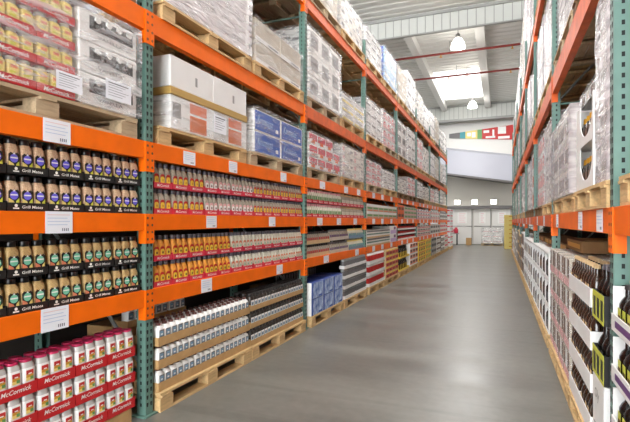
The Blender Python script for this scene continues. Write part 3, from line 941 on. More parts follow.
def left_loads():
    L = LEV['left']
    # nearest bay, first pallet level: jars in red trays and black-and-white packs under one film
    z = L['B3'][1]
    pallet('left', 'B3', 0, 'under the jars and packs', 1.14, 2.47, z, 0.0, 'wood_grey')
    z += PH
    e = thing('wrapped_load', 'filmed load of yellow-label jars in red trays and white packs, nearest left bay', 'pallet load', [], (AX + 0.0, 0, z))
    jar = MB().body([(0, 0.031), (0.004, 0.0345), (0.10, 0.0345), (0.115, 0.028)], 5, 14, 0).body([(0.1151, 0.028), (0.117, 0.030), (0.135, 0.030)], 2, 14, 1)
    jar.box(0.0346, 0.0354, -0.028, 0.028, 0.045, 0.098, 2).box(0.0355, 0.0359, -0.018, 0.018, 0.076, 0.092, 3).box(0.0355, 0.0359, -0.022, 0.010, 0.050, 0.062, 4)
    jme = jar.mesh('jar', ['yellow_soft', 'greige', 'yellow_soft', 'salmon', 'lime'])
    tme = tray_mesh(0.236, 0.16, 0.045, 0.045, 'red_card')
    for t in range(4):
        for i in range(4):
            yc = 1.98 - 0.12 - i * 0.24
            tz = 0.003 + t * 0.142
            tr = obj('tray', tme, e, (-0.01, yc, tz), 0, 'red lettered tray')
            obj('lettering', text_mesh('McCormick', 0.16, 0.024, 'white_ink', 0.25, 0.012), tr, (0.001, 0, 0.023), 0, 'white lettering')
            for q in range(3):
                obj('jar', jme, e, (-0.05, yc + (q - 1) * 0.075, tz + 0.0045), 0, 'yellow-label jar')
    pk = case_mesh(0.46, 0.98, 0.185, ('white', 'mid_grey', 'dark', 'grey_print'), (('f', .16, .92, .42, .86, 1), ('f', .16, .92, .42, .55, 2), ('s', .1, .9, .4, .8, 1)))
    capm = MB()
    capm.disc(0, 0, 0.021, 0.0, 0.012, 0, 12).disc(0, -0.032, 0.030, 0.0, 0.008, 1, 12)
    capm = capm.mesh('bottle_cap', ['white', 'dark'])
    for t in range(3):
        p = obj('pack', pk, e, (-0.01, 2.235, 0.003 + t * 0.188), 0, 'white pack with dark window')
        for q in range(4):
            obj('bottle_cap', capm, p, (0.0015, -0.11 + q * 0.085 + 0.01, 0.145), 0, 'white-topped bottle neck')
        obj('lettering', text_mesh('VANILLA', 0.20, 0.022, 'mid_grey', 0.0), p, (0.0025, 0.005, 0.045), 0, 'grey lettering')
    sh = film_shell(1.02, 2.475, 1.0, 0.003, 0.572, 5, 0.006, 0.012)
    obj('stretch_wrap', sh.mesh('stretch_wrap', [WRAP_GLARE]), e)
    obj('paper_sheet', sheet_mesh(0.21, 0.12), e, (0.027, 2.27, 0.125), 0, 'white printed pallet sheet')
    obj('paper_sheet', sheet_mesh(0.17, 0.10), e, (0.027, 1.91, 0.085), 0, 'white printed pallet sheet')
    pallet('left', 'B4', 0, 'alone over the jars', 1.17, 2.46, L['B4'][1], 0.0, 'wood_dark')

    # second bay, first pallet level
    z = L['B3'][1]
    pallet('left', 'B3', 1, 'under white taped cartons', 2.68, 3.92, z, 0.0, 'wood')
    z2 = z + PH
    e = thing('wrapped_load', 'white cartons with orange panels and brown tape band in film, second left bay', 'pallet load', [], (AX + 0.0, 0, z2))
    low = case_mesh(0.556, 0.98, 0.255, ('white_card', 'salmon', 'salmon_deep', 'grey_print', 'white'), (('f', .42, .82, .06, .93, 1), ('f', .44, .80, .08, .52, 2), ('f', .04, .22, .35, .8, 3), ('f', .42, .82, .55, .62, 4), ('s', .2, .4, .3, .8, 3), ('s', .6, .8, .3, .8, 3)))
    up = case_mesh(0.556, 0.98, 0.235, ('white_card', 'grey_print'), (('f', .55, .6, .3, .6, 1),))
    for i in range(2):
        obj('carton', low, e, (-0.012, 2.81 + 0.28 + i * 0.56, 0.003), 0, 'white carton with an orange panel')
        obj('carton', up, e, (-0.014, 2.81 + 0.28 + i * 0.56, 0.318))
    obj('tape_band', MB().cbox(-0.99, -0.006, 2.808, 3.933, 0.259, 0.317, 0.004).mesh('tape_band', ['tape']), e, (0, 0, 0), 0, 'brown tape band round the cartons')
    obj('paper_sheet', sheet_mesh(0.19, 0.15), e, (0.0235, 3.42, 0.14), 0, 'white printed pallet sheet')
    obj('stretch_wrap', film_shell(2.808, 3.933, 1.0, 0.003, 0.235, 6, 0.004, 0.006).mesh('stretch_wrap', [WRAP_C]), e)
    pallet('left', 'B3', 1, 'under blue cartons', 4.0, 5.285, z, 0.0, 'wood_grey')
    e = thing('wrapped_load', 'blue cartons with white lettering in clear film, second left bay', 'pallet load', [], (AX + 0.0, 0, z2))
    bl = case_mesh(0.60, 0.98, 0.215, ('white_card', 'blue', 'blue_deep', 'white'), (('f', .03, .97, .05, .95, 1), ('f', .80, .90, .2, .38, 3), ('t', .02, .98, .02, .98, 3)))
    for i in range(2):
        for k in range(2):
            yy = 4.07 + 0.303 + i * 0.606
            cb = obj('carton', bl, e, (-0.012, yy, 0.003 + k * 0.218), 0, 'blue carton with white lettering')
            obj('lettering', text_mesh('Krusteaz', 0.34, 0.075, 'blue_pale', 0.1, -0.004), cb, (0.0025, -0.06, 0.12), 0, 'pale lettering')
    obj('stretch_wrap', film_shell(4.07, 5.278, 1.0, 0.003, 0.445, 7, 0.006, 0.012).mesh('stretch_wrap', [WRAP_C]), e)

    # second bay, second pallet level
    z = L['B4'][1]
    pallet('left', 'B4', 1, 'nearer slot', 2.70, 3.98, z, 0.02, 'wood')
    load('left', 'B4', 1, 'nearer slot', 2.72, 3.97, z + PH, 1.02, 'tall white carton load in glossy film', (2, 5, 2), ('white_card', 'grey_print', 'blue_pale'),
         (('f', .1, .9, .35, .42, 1), ('f', .1, .6, .5, .56, 1), ('s', .1, .9, .3, .4, 2)), 'T', 0.0)
    pallet('left', 'B4', 1, 'farther slot', 4.04, 5.28, z, 0.02, 'wood')
    load('left', 'B4', 1, 'farther slot', 4.08, 5.22, z + PH, 0.44, 'beige cartons with white film round their foot', (2, 2, 2), ('greige', 'mid_grey', 'white_card'),
         (('f', .02, .98, .02, .22, 2), ('f', .5, .9, .08, .16, 1)), 'c', 0.0)
    # third bay
    (a, c), (d, f) = slots(2)
    z = L['B3'][1]
    pallet('left', 'B3', 2, 'nearer slot', a, c, z, 0.0, 'wood_grey'); pallet('left', 'B3', 2, 'farther slot', d, f, z, 0.0, 'wood')
    load('left', 'B3', 2, 'nearer slot', a + .02, c, z + PH, 0.46, 'red and orange mixed cartons in loose film', (4, 3, 2), ('white_card', 'red_pink', 'orange_worn', 'purple'),
         (('f', .05, .95, .35, .9, 1), ('f', .3, .7, .1, .4, 2), ('s', .1, .9, .3, .8, 1)), 't', 0.0, ragged=0.3)
    load('left', 'B3', 2, 'farther slot', d, f - .02, z + PH, 0.5, 'four-layer white cartons with small pink print', (2, 4, 2), ('offwhite', 'pink', 'grey_print'),
         (('f', .05, .2, .3, .8, 1), ('f', .7, .9, .3, .6, 2), ('s', .1, .4, .3, .7, 1)), 't', 0.0)
    z = L['B4'][1]
    pallet('left', 'B4', 2, 'nearer slot', a, c, z, 0.0, 'wood_grey'); pallet('left', 'B4', 2, 'farther slot', d, f, z, 0.0, 'wood')
    load('left', 'B4', 2, 'nearer slot', a, c, z + PH, 0.9, 'white cartons with grey windows in three layers', (3, 3, 2), ('white', 'grey_print', 'mid_grey'),
         (('f', .18, .82, .2, .8, 1), ('f', .3, .7, .45, .6, 2), ('s', .2, .5, .5, .62, 1), ('s', .55, .75, .45, .55, 2)), 't', 0.0)
    load('left', 'B4', 2, 'farther slot', d, f, z + PH, 0.4, 'low cream trays in pale film', (2, 3, 1), ('white_card', 'yellow_soft', 'grey_print'),
         (('f', .05, .95, .05, .35, 1), ('f', .2, .8, .6, .7, 2)), 't', 0.0)
    for i in range(3):
        thing('brown_carton', f'plain brown carton, {ordn(i)} atop the cream trays, second pallet level, third left bay', 'carton',
              case_mesh(0.34, 0.4, 0.22, ('kraft', 'kraft_dark'), (('f', .1, .5, .3, .6, 1), ('t', .45, .55, 0, 1, 1))), (AX - 0.45, d + 0.3 + i * 0.37, z + PH + 0.44))
    # remaining loads: heights by level, nearer and farther slot
    hts = {'B3': [(3, .46, 4, .40, 0), (4, .36, 1, .5, 4), (5, .5, 0, .42, 1), (6, .45, 4, .5, 0), (7, .45, 3, .4, 2)],
           'B4': [(3, .70, 0, .76, 4), (4, .85, 3, .9, 0), (5, .9, 4, .8, 1), (6, .85, 0, .85, 2), (7, .8, 1, .85, 0)],
           'B5': [(1, .7, 0, .7, 1), (2, .55, 2, .58, 1), (3, .62, 0, .72, 3), (4, .8, 2, 1.05, 0), (5, .9, 1, .8, 0), (6, .9, 0, 1.0, 2), (7, .8, 3, .9, 0)]}
    for lv, rows in hts.items():
        z = L[lv][1]
        for (b, h1, k1, h2, k2) in rows:
            for slot, (p, q), h, k in (('nearer slot', slots(b)[0], h1, k1), ('farther slot', slots(b)[1], h2, k2)):
                pallet('left', lv, b, slot, p, q, z, 0.02, ('wood', 'wood_grey', 'wood_dark')[(b + k) % 3])
                if lv == 'B5' and b == 3 and slot == 'farther slot':
                    load('left', lv, b, slot, p + .02, q - .02, z + PH, h, 'pale blue carton load', (2, 3, 1), ('blue_pale', 'blue', 'white'), (('f', .1, .9, .5, .8, 2), ('s', .02, .98, .02, .98, 1)), 't', 0.0)
                else:
                    far_load('left', lv, b, slot, p + .03, q - .03, z + PH, h, k, 't', -0.03)

def left_far_bays():
    L = LEV['left']
    # third bay shelves
    y0 = UY(2) + 0.07
    def f2(t, i, q):
        k = i < 7
        return small_bottle('pale_spice' if k else 'grey_spice', 'pink' if k else 'kraft_light', 'green_label' if k else 'pale_spice', 0.172, 0.0285), ('green-label' if k else 'tan-label') + ' pepper bottle', 'pepper_bottle'
    tiers('left', 'B2', 2, L['B2'][1], y0, 13, 3, 0.0635, 2, 0.186, (0.042, 0.05, 'red_pink'), f2, 'pepper_bottle', '', 'display_tray', 'red lettered tray', 'McCormick',
          rows=1, tray_gap=0.0075, post='near', order=-1, text_frac=0.66, text_h=0.45)
    specs = [('grey_spice', 'dark', 'red', 'kraft_light', 'red-dotted jar'), ('grey_spice', 'mid_grey', 'purple', 'greige', 'greyish jar'), ('pale_spice', 'yellow_soft', 'teal', 'blue_grey', 'teal-label jar')]
    for s, (bd, cp, lb, tr, nm) in enumerate(specs):
        can_tiers('left', 'B1', 2, f'{["nearest", "middle", "farthest"][s]} stack, lower shelf', y0 + s * 0.9, y0 + s * 0.9 + 0.88, L['B1'][1], 2, 0.17 if s == 0 else 0.185, 2, 6,
                  small_bottle(bd, cp, lb, 0.155), nm, 'relish_jar', tr, 1, 0.02, 'jar', 0.05)
    # third bay floor
    (a, c), (d, f) = slots(2, 0.07, 0.06)
    pallet('left', 'F', 2, 'under the blue cartons', a, c, 0.0, 0.06, 'wood')
    blue = (('f', .02, .98, .02, .98, 3), ('s', .0, 1, .0, 1, 1), ('f', .02, .14, .02, .98, 2), ('f', .6, .95, .04, .16, 2))
    stack('left', 'F', 2, 'floor', a + .02, c - .02, PH, 0.42, 3, 2, 'blue carton with white splash', 'splash_carton', 'carton', ('blue_deep', 'white', 'blue', 'splash'), blue, -0.04, 0.36)
    for i in range(14):
        for r in range(2):
            thing('dark_bottle', f'dark bottle, {ordn(i)} in {"front" if r == 0 else "rear"} row behind the blue splash cartons, third left bay', 'bottle', small_bottle('jar_dark', 'brown_cap', 'mid_grey', 0.26, 0.034),
                  (AX - 0.40 - r * 0.08, a + 0.08 + i * 0.084, PH + 0.36))
    for i in range(3):
        thing('kraft_carton', f'brown carton under the dark bottles, {ordn(i)} along, third left bay', 'carton', case_mesh(0.41, 0.5, 0.355, ('kraft_dark',), ()), (AX - 0.345, a + 0.22 + i * 0.42, PH + 0.001))
    pallet('left', 'F', 2, 'under the grey cans', d, f, 0.0, 0.06, 'wood')
    can_tiers('left', 'F', 2, 'floor', d + .02, f - .02, PH, 4, 0.155, 2, 8, small_can('mid_grey', 'steel', 'greige', 0.14, 0.034), 'grey can', 'tall_can', 'white_card', 1, -0.04, 'can', 0.05)
    # fourth bay
    y0 = UY(3) + 0.08
    stack('left', 'B2', 3, 'upper shelf', y0, UY(4) - 0.08, L['B2'][1], 0.27, 6, 2, 'shallow tan case with green top', 'shelf_case', 'case', ('greige', 'green_label', 'white_card', 'salmon'), (('f', 0, 1, .62, 1, 2), ('f', .1, .9, .3, .55, 1), ('f', .1, .9, .02, .2, 3)))
    stack('left', 'B1', 3, 'lower shelf', y0, y0 + 1.9, L['B1'][1], 0.30, 4, 2, 'pale case with grey-green stripe', 'shelf_case', 'case', ('offwhite', 'green', 'mid_grey', 'kraft_light'), (('f', 0, 1, .4, .6, 1), ('f', 0, 1, .75, .98, 2), ('f', 0, 1, 0, .2, 3)))
    stack('left', 'B1', 3, 'lower shelf', y0 + 1.95, UY(4) - 0.08, L['B1'][1], 0.36, 1, 2, 'white case with purple discs', 'shelf_case', 'case', ('white_card', 'lavender', 'purple'), (('f', .05, .95, .05, .5, 1), ('f', .55, .85, .55, .9, 2)))
    (a, c), (d, f) = slots(3, 0.07, 0.06)
    pallet('left', 'F', 3, 'under the red cans', a, c, 0.0, 0.06, 'wood'); pallet('left', 'F', 3, 'under the red and yellow cartons', d, f, 0.0, 0.06, 'wood')
    can_tiers('left', 'F', 3, 'floor', a + .02, c - .02, PH, 3, 0.205, 2, 6, small_can('red', 'white', 'brown', 0.185, 0.046), 'red can', 'red_can', 'white_card', 1, -0.04, 'can', 0.06)
    stack('left', 'F', 3, 'floor', d + .02, f - .02, PH, 0.6, 4, 5, 'red and yellow banded carton', 'banded_carton', 'carton', ('kraft_light', 'red', 'yellow', 'brown'), (('f', .02, .98, .05, .62, 1), ('f', .15, .85, .66, .95, 2), ('f', .2, .6, .2, .4, 3)), -0.04, 0.5)
    # fifth bay
    y0 = UY(4) + 0.08
    stack('left', 'B2', 4, 'upper shelf', y0, y0 + 0.75, L['B2'][1], 0.34, 2, 2, 'orange-brown case', 'shelf_case', 'case', ('orange_worn', 'brown'), (('f', .1, .9, .3, .7, 1),))
    stack('left', 'B2', 4, 'upper shelf', y0 + .8, UY(5) - 0.08, L['B2'][1], 0.32, 4, 3, 'tan case with pink edge', 'shelf_case', 'case', ('greige', 'pink', 'green_label'), (('f', 0, 1, 0, .25, 1), ('f', .1, .9, .4, .8, 2)))
    can_tiers('left', 'B1', 4, 'lower shelf', y0, UY(5) - 0.08, L['B1'][1], 3, 0.125, 4, 5, small_can('red', 'dark', 'white', 0.11, 0.05), 'dark-topped red can', 'squat_can', 'white_card', 1, 0.02, 'can', 0.045)
    (a, c), (d, f) = slots(4, 0.07, 0.06)
    pallet('left', 'F', 4, 'under the yellow-label bottles', a, c, 0.0, 0.06, 'wood'); pallet('left', 'F', 4, 'under the pink cases', d, f, 0.0, 0.06, 'wood')
    can_tiers('left', 'F', 4, 'floor', a + .02, c - .02, PH, 2, 0.30, 1, 6, small_bottle('black_glass', 'dark', 'yellow', 0.27, 0.06), 'yellow-label dark bottle', 'sauce_bottle', 'yellow', 1, -0.04, 'bottle', 0.05)
    stack('left', 'F', 4, 'floor', d + .02, f - .02, PH, 0.6, 3, 4, 'pinkish brown case', 'floor_case', 'case', ('white_card', 'salmon', 'brown'), (('f', .05, .95, .25, .95, 1), ('f', .15, .85, .5, .9, 2)), -0.04, 0.5)
    # sixth bay
    y0 = UY(5) + 0.08
    stack('left', 'B2', 5, 'upper shelf', y0, UY(6) - 0.08, L['B2'][1], 0.30, 5, 3, 'white case with pink band', 'shelf_case', 'case', ('white_card', 'pink', 'purple'), (('f', 0, 1, .1, .5, 1), ('f', .2, .6, .6, .9, 2)))
    stack('left', 'B1', 5, 'lower shelf', y0, UY(6) - 0.08, L['B1'][1], 0.34, 5, 3, 'white case with dark red spots', 'shelf_case', 'case', ('offwhite', 'red_pink', 'dark'), (('f', .1, .4, .2, .6, 1), ('f', .6, .9, .2, .6, 1), ('f', .1, .9, .7, .95, 2)))
    (a, c), (d, f) = slots(5, 0.07, 0.06)
    pallet('left', 'F', 5, 'under nearer yellow cartons', a, c, 0.0, 0.06, 'wood'); pallet('left', 'F', 5, 'under farther yellow cartons', d, f, 0.0, 0.06, 'wood')
    stack('left', 'F', 5, 'floor, nearer pallet', a + .02, c - .02, PH, 0.58, 4, 4, 'yellow carton with dark picture', 'yellow_carton', 'carton', ('yellow', 'brown', 'white', 'red'), (('f', .2, .7, .2, .6, 1), ('f', .1, .9, .72, .9, 3)), -0.04, 0.5)
    stack('left', 'F', 5, 'floor, farther pallet', d + .02, f - .02, PH, 0.6, 4, 4, 'yellow carton with green corner', 'yellow_carton', 'carton', ('yellow', 'green_label', 'white', 'red'), (('f', .5, .95, .1, .6, 1), ('f', .1, .4, .6, .9, 3)), -0.04, 0.5)
    # seventh and farthest bays
    for b in (6, 7):
        y0 = UY(b) + 0.08; y1 = UY(b + 1) - 0.08
        stack('left', 'B2', b, 'upper shelf', y0, y1, L['B2'][1], 0.32, 4, 2, ['white case with pale pink label', 'grey case with white label'][b - 6], 'shelf_case', 'case', ('white_card' if b == 6 else 'grey_print', 'pink' if b == 6 else 'white', 'mid_grey'), (('f', .1, .9, .2, .6, 1), ('f', .2, .5, .65, .85, 2)))
        stack('left', 'B1', b, 'lower shelf', y0, y1, L['B1'][1], 0.34, 4, 2, ['pale case with grey panel', 'white case with red stripe'][b - 6], 'shelf_case', 'case', ('offwhite', 'mid_grey' if b == 6 else 'red_pink', 'white'), (('f', .1, .9, .3, .8, 1), ('f', .1, .9, .05, .2, 2)))
        (a, c), (d, f) = slots(b, 0.07, 0.06)
        for s, (p, q) in enumerate(((a, c), (d, f))):
            wh = ['nearer', 'farther'][s]
            pallet('left', 'F', b, f'{wh} slot', p, q, 0.0, 0.06, 'wood')
            stack('left', 'F', b, f'floor, {wh} pallet', p + .02, q - .02, PH, 0.6, 3, 3, [['grey case with dark lid', 'white case with brown panel'], ['dark grey striped case', 'pale red-striped case']][b - 6][s], 'floor_case', 'case',
                  (['grey_print', 'white_card'][s] if b == 6 else ['mid_grey', 'offwhite'][s], ['dark', 'brown'][s] if b == 6 else ['white', 'red_pink'][s], 'greige'), (('f', .05, .95, .55, .95, 1), ('f', .2, .8, .1, .4, 2)), -0.04, 0.5)

def left_cards():
    for lv, ys in {'B3': [(0, 1.852, .17, .125), (1, 3.02, .15, .10), (1, 3.66, .14, .10), (1, 4.72, .15, .10), (2, 5.95, .2, .1), (2, 7.0, .2, .1), (2, 7.7, .2, .1)],
                   'B2': [(0, 1.865, .17, .12), (1, 3.32, .15, .10), (1, 4.44, .15, .1), (2, 5.85, .2, .1), (2, 6.65, .2, .1), (2, 7.5, .2, .1)],
                   'B1': [(0, 1.84, .17, .125), (1, 3.25, .15, .11), (1, 4.62, .15, .1), (2, 6.1, .2, .1), (2, 7.6, .2, .1)]}.items():
        for b, y, w, h in ys:
            price_card('left', lv, b, y, w, h)
        for b in range(3, 7):
            for fr in (0.2, 0.45, 0.75):
                price_card('left', lv, b, UY(b) + 2.85 * fr, 0.2, 0.10)

# ------------------------------------------------------------------ right rack
def rsl(b, g0=0.09, mid=0.1):
    return tuple((p + SH('right'), q + SH('right')) for p, q in slots(b, g0, mid))

def right_side():
    R = LEV['right']; X = BX
    # --- nearest bay
    kb = [0]
    pallet('right', 'F', 0, 'under the lavender-fronted trays', 1.55, 2.52, 0.0, 0.047, 'wood')
    for t in range(4):
        z = PH + t * 0.235
        tm = tray_mesh(0.44, 0.5, 0.075, 0.20, 'white_card', 0.006, 'purple')
        for i in range(2):
            yc = 2.30 - i * 0.45
            thing('display_tray', f'white tray with purple front strip, {["farther", "nearer"][i]}, {ordn(t)} tier, nearest right bay', 'tray', tm, (X - 0.02, yc, z + 0.001), PI)
            for q in range(5):
                thing('round_bottle', f'dark yellow-label bottle, {ordn(q)} in {["farther", "nearer"][i]} tray, {ordn(t)} tier, nearest right bay', 'bottle',
                      tall_bottle('black_glass', 'lime', 'dark', 0.205, 0.038), (X + 0.04, yc + 0.17 - q * 0.085, z + 0.0085), PI)
    thing('cardboard_pad', 'brown cardboard lid on the purple-strip trays, nearest right bay', 'cardboard', case_mesh(0.42, 0.3, 0.016, ('kraft',), (), 0.003), (X + 0.05, 2.30, PH + 3 * 0.235 + 0.215), PI)
    pallet('right', 'B2', 0, 'single slot', 1.3, 2.5, R['B2'][1], 0.0, 'wood')
    load('right', 'B2', 0, 'single slot', 1.35, 2.46, R['B2'][1] + PH, 0.95, 'grey load in cloudy film', (2, 4, 1), ('offwhite', 'grey_print', 'white'), (('f', .1, .9, .3, .6, 1), ('s', .1, .9, .3, .6, 1)), 'T', -0.14, 0.9)
    # --- second bay, floor display
    pallet('right', 'F', 1, 'under the white bottle trays', 2.68, 3.88, 0.0, 0.047, 'wood')
    pallet('right', 'F', 1, 'under the filmed pink packs', 3.92, 5.335, 0.0, 0.047, 'wood')
    # yellow-edged open cartons with black bottles beside the post
    oc = tray_mesh(0.30, 0.42, 0.15, 0.15, 'black_card', 0.004)
    edge = MB()
    for (p, q, r, s) in ((-0.15, -0.130, 0, .15), (0.130, 0.15, 0, .15), (-0.1295, 0.1295, 0, 0.016), (-0.1295, 0.1295, 0.120, 0.15), (-0.06, -0.04, 0.0165, 0.1195), (0.04, 0.06, 0.0165, 0.1195)):
        edge.box(0.0003, 0.0015, p, q, r, s, 0)
    edge = edge.mesh('yellow_edge', ['lime'])
    for t in range(2):
        z = PH + 0.38 + t * 0.30
        tn = ['lower', 'upper'][t]
        thing('open_carton', f'{tn} yellow-edged black open carton of bottles, second right bay', 'carton', [('tray_body', oc), ('yellow_edge', edge, (0, 0, 0), 'yellow printed edges')], (X - 0.02, 2.835, z + 0.001), PI)
        for q in range(3):
            for r in range(2):
                thing('oil_bottle', f'black bottle, {ordn(q)} from near post, {["front", "rear"][r]} row of {tn} yellow-edged carton', 'bottle', tall_bottle('black_glass', 'black_card', 'grey_cap', 0.285, 0.042),
                      (X + 0.04 + r * 0.095, 2.735 + q * 0.1, z + 0.006), PI)
    lt = text_mesh('Oly', 0.11, 0.07, 'grey_print', 0.1, 0.01)
    thing('white_carton', 'white lettered carton at the foot of the yellow-edged cartons, second right bay', 'carton',
          [('box', case_mesh(0.30, 0.42, 0.375, ('white_card', 'grey_print'), (('f', .1, .9, .3, .32, 1),))), ('lettering', lt, (0.002, -0.02, 0.28))], (X - 0.02, 2.835, PH + 0.001), PI)
    # white trays of amber bottles
    tm = tray_mesh(0.428, 0.40, 0.105, 0.105, 'white_card', 0.005)
    for t in range(4):
        z = PH - 0.03 + t * 0.24 if False else PH + t * 0.24
        for i in range(2):
            yc = 3.0 + 0.22 + i * 0.433
            thing('display_tray', f'plain white tray of amber bottles, {["nearer", "farther"][i]}, {ordn(t)} tier, second right bay', 'tray', tm, (X - 0.03, yc, z + 0.001), PI)
            for q in range(5):
                for r in range(2):
                    thing('amber_bottle', f'amber bottle, {ordn(q)} along, {["front", "rear"][r]} row of {["nearer", "farther"][i]} white tray, {ordn(t)} tier', 'bottle',
                          tall_bottle('amber', 'kraft_light' if (q + t) % 3 else 'brown', 'kraft_light', 0.232, 0.035), (X + 0.016 + r * 0.085, yc - 0.164 + q * 0.082, z + 0.0065), PI)
    for i in range(2):
        thing('kraft_carton', f'brown open-topped carton behind the amber bottles, {["nearer", "farther"][i]}, second right bay', 'carton',
              case_mesh(0.42, 0.45, 0.93, ('kraft', 'kraft_dark'), (('t', .1, .9, .45, .55, 1), ('t', .3, .36, .1, .4, 1))), (X + 0.385, 3.22 + i * 0.433, PH + 0.001), PI)
    # filmed pink packs
    pk = case_mesh(0.333, 0.4, 0.222, ('greige', 'pink', 'purple', 'white', 'brown'), (('f', .02, .98, .02, .3, 1), ('f', .05, .28, .35, .95, 4), ('f', .38, .62, .35, .95, 3), ('f', .72, .95, .35, .95, 4), ('s', .05, .95, .35, .9, 4), ('s', .02, .98, .02, .3, 2)))
    fl = film_shell(-0.1665, 0.1665, 0.4, 0.002, 0.222, 77, 0.004, 0.004).mesh('shrink_film', [WRAP_C])
    for t in range(4):
        for i in range(4):
            thing('shrink_pack', f'film-wrapped pink bottle pack, {ordn(i)} from the white trays, {ordn(t)} tier, second right bay', 'pack',
                  [('pack_body', pk), ('shrink_film', fl)], (X - 0.02, 4.095 + i * 0.352, PH + t * 0.234 + 0.001), PI)
    thing('gold_carton', 'gold-brown low carton lying over the pink packs, second right bay', 'carton', case_mesh(0.9, 0.5, 0.1, ('kraft_dark', 'gold', 'kraft'), (('f', .1, .9, .3, .7, 1), ('t', .1, .9, .1, .9, 2))), (X + 0.12, 4.8, PH + 4 * 0.234 + 0.004), PI)
    # --- second bay, first pallet level
    z = R['B2'][1]
    pallet('right', 'B2', 1, 'nearer slot', 2.68, 3.74, z, 0.02, 'wood')
    zz = z + PH
    U = 0.29
    def bulk():
        w, d, h = 0.62, 0.55, 0.275
        mb = MB().box(-d, 0, -w / 2, w / 2, 0, 0.006, 0)
        mb.box(-d, -d + 0.006, -w / 2, w / 2, 0.0061, h, 0)
        for s in (-1, 1):
            a, c = sorted((s * w / 2, s * (w / 2 - 0.006)))
            mb.box(-d + 0.0061, -0.0061, a, c, 0.0061, h, 0)
        # front board with a U-shaped cut
        n = 10; cut = []
        r0 = 0.22; cz = 0.19; oy = 0.055
        pts_l = [(-w / 2, 0.0061), (w / 2, 0.0061), (w / 2, h), (r0, h), (r0, cz)]
        arc = [(r0 * math.cos(-PI * i / n), cz + 0.14 * math.sin(-PI * i / n)) for i in range(1, n)]
        pts = pts_l + arc + [(-r0, cz), (-r0, h), (-w / 2, h)]
        # split into quads strips so that the board is not one concave face
        ys = [r0 + oy] + [p[0] + oy for p in arc] + [-r0 + oy]; zs = [cz] + [p[1] for p in arc] + [cz]
        for i in range(len(ys) - 1):
            mb.polyx([(ys[i + 1], 0.0061), (ys[i], 0.0061), (ys[i], zs[i]), (ys[i + 1], zs[i + 1])], -0.006, 0.0, 0)
        mb.box(-0.006, 0, r0 + oy, w / 2, 0.0061, h, 0); mb.box(-0.006, 0, -w / 2, -r0 + oy, 0.0061, h, 0)
        return mb.mesh('bulk_carton', ['white_card'])
    bm = bulk()
    jr = small_bottle('jar_dark', 'gold', 'brown', 0.2, 0.05)
    for t in range(2):
        tn = ['lower', 'upper'][t]
        zt = zz + 0.002 + t * 0.277
        thing('bulk_carton', f'{tn} white bulk carton with a U-shaped cut-out, second right bay', 'carton', bm, (X - 0.0, 3.41, zt), PI)
        for q in range(5):
            for r in range(2):
                thing('dark_jar', f'dark jar, {ordn(q)} in {["front", "rear"][r]} row inside the {tn} white bulk carton', 'jar', jr, (X + 0.062 + r * 0.11, 3.41 - 0.22 + q * 0.11, zt + 0.007), PI)
    load('right', 'B2', 1, 'behind the bulk cartons', 2.76, 3.72, zz, 0.9, 'tall lumpy white load', (2, 4, 1), ('white_card', 'grey_print', 'pink'), (('f', .1, .9, .3, .6, 1), ('s', .1, .9, .2, .7, 2)), 'T', -0.60, 0.42)
    thing('jar_tray', 'dark filmed tray of jars lying on the upper white bulk carton', 'tray', [('tray_body', case_mesh(0.56, 0.48, 0.085, ('jar_dark', 'brown', 'greige'), (('f', .1, .3, .2, .8, 1), ('f', .4, .6, .2, .8, 2), ('f', .7, .9, .2, .8, 1)))), ('shrink_film', film_shell(-0.28, 0.28, 0.48, 0.002, 0.085, 31, 0.006, 0.004).mesh('shrink_film', [WRAP_C]))], (X + 0.02, 3.41, zz + 0.002 + 2 * 0.277), PI)
    load('right', 'B2', 1, 'by the near post', 2.70, 3.04, zz, 0.98, 'slim load in crumpled film', (1, 4, 1), ('white_card', 'grey_print', 'pink'), (('f', .1, .9, .3, .5, 1), ('s', .1, .9, .2, .5, 1)), 'T', -0.02, 0.5)
    pallet('right', 'B2', 1, 'farther slot', 3.92, 5.34, z, 0.0, 'wood')
    load('right', 'B2', 1, 'farther slot', 3.96, 5.30, zz, 0.66, 'grey carton load in thick wrinkled film', (3, 3, 2), ('offwhite', 'mid_grey', 'white'), (('f', .1, .9, .2, .7, 1), ('s', .1, .9, .2, .7, 1)), 'T', 0.0)
    # --- all further pallets and loads
    for lv, heights in {'B2': [None, None, (.95, 0, 1.0, 4), (1.0, 3, .9, 0), (.8, 1, .95, 0), (.9, 0, .9, 3), (.9, 4, .9, 1), (.9, 0, .9, 2)],
                        'B4': [(.9, 0, .9, 0), (.95, 2, 1.0, 0), (1.05, 0, 1.1, 3), (1.0, 1, 1.1, 0), (1.1, 0, 1.0, 2), (1.0, 4, 1.0, 0), (1.0, 0, 1.0, 1), (1.0, 2, 1.0, 0)],
                        'B5': [None, (2.3, 0, 2.3, 1), (2.3, 1, 2.25, 0), (2.2, 3, 2.3, 0), (2.25, 0, 2.0, 2), (1.8, 1, 1.4, 0), (1.2, 0, 1.2, 3), (1.0, 2, 1.0, 0)]}.items():
        z = R[lv][1]
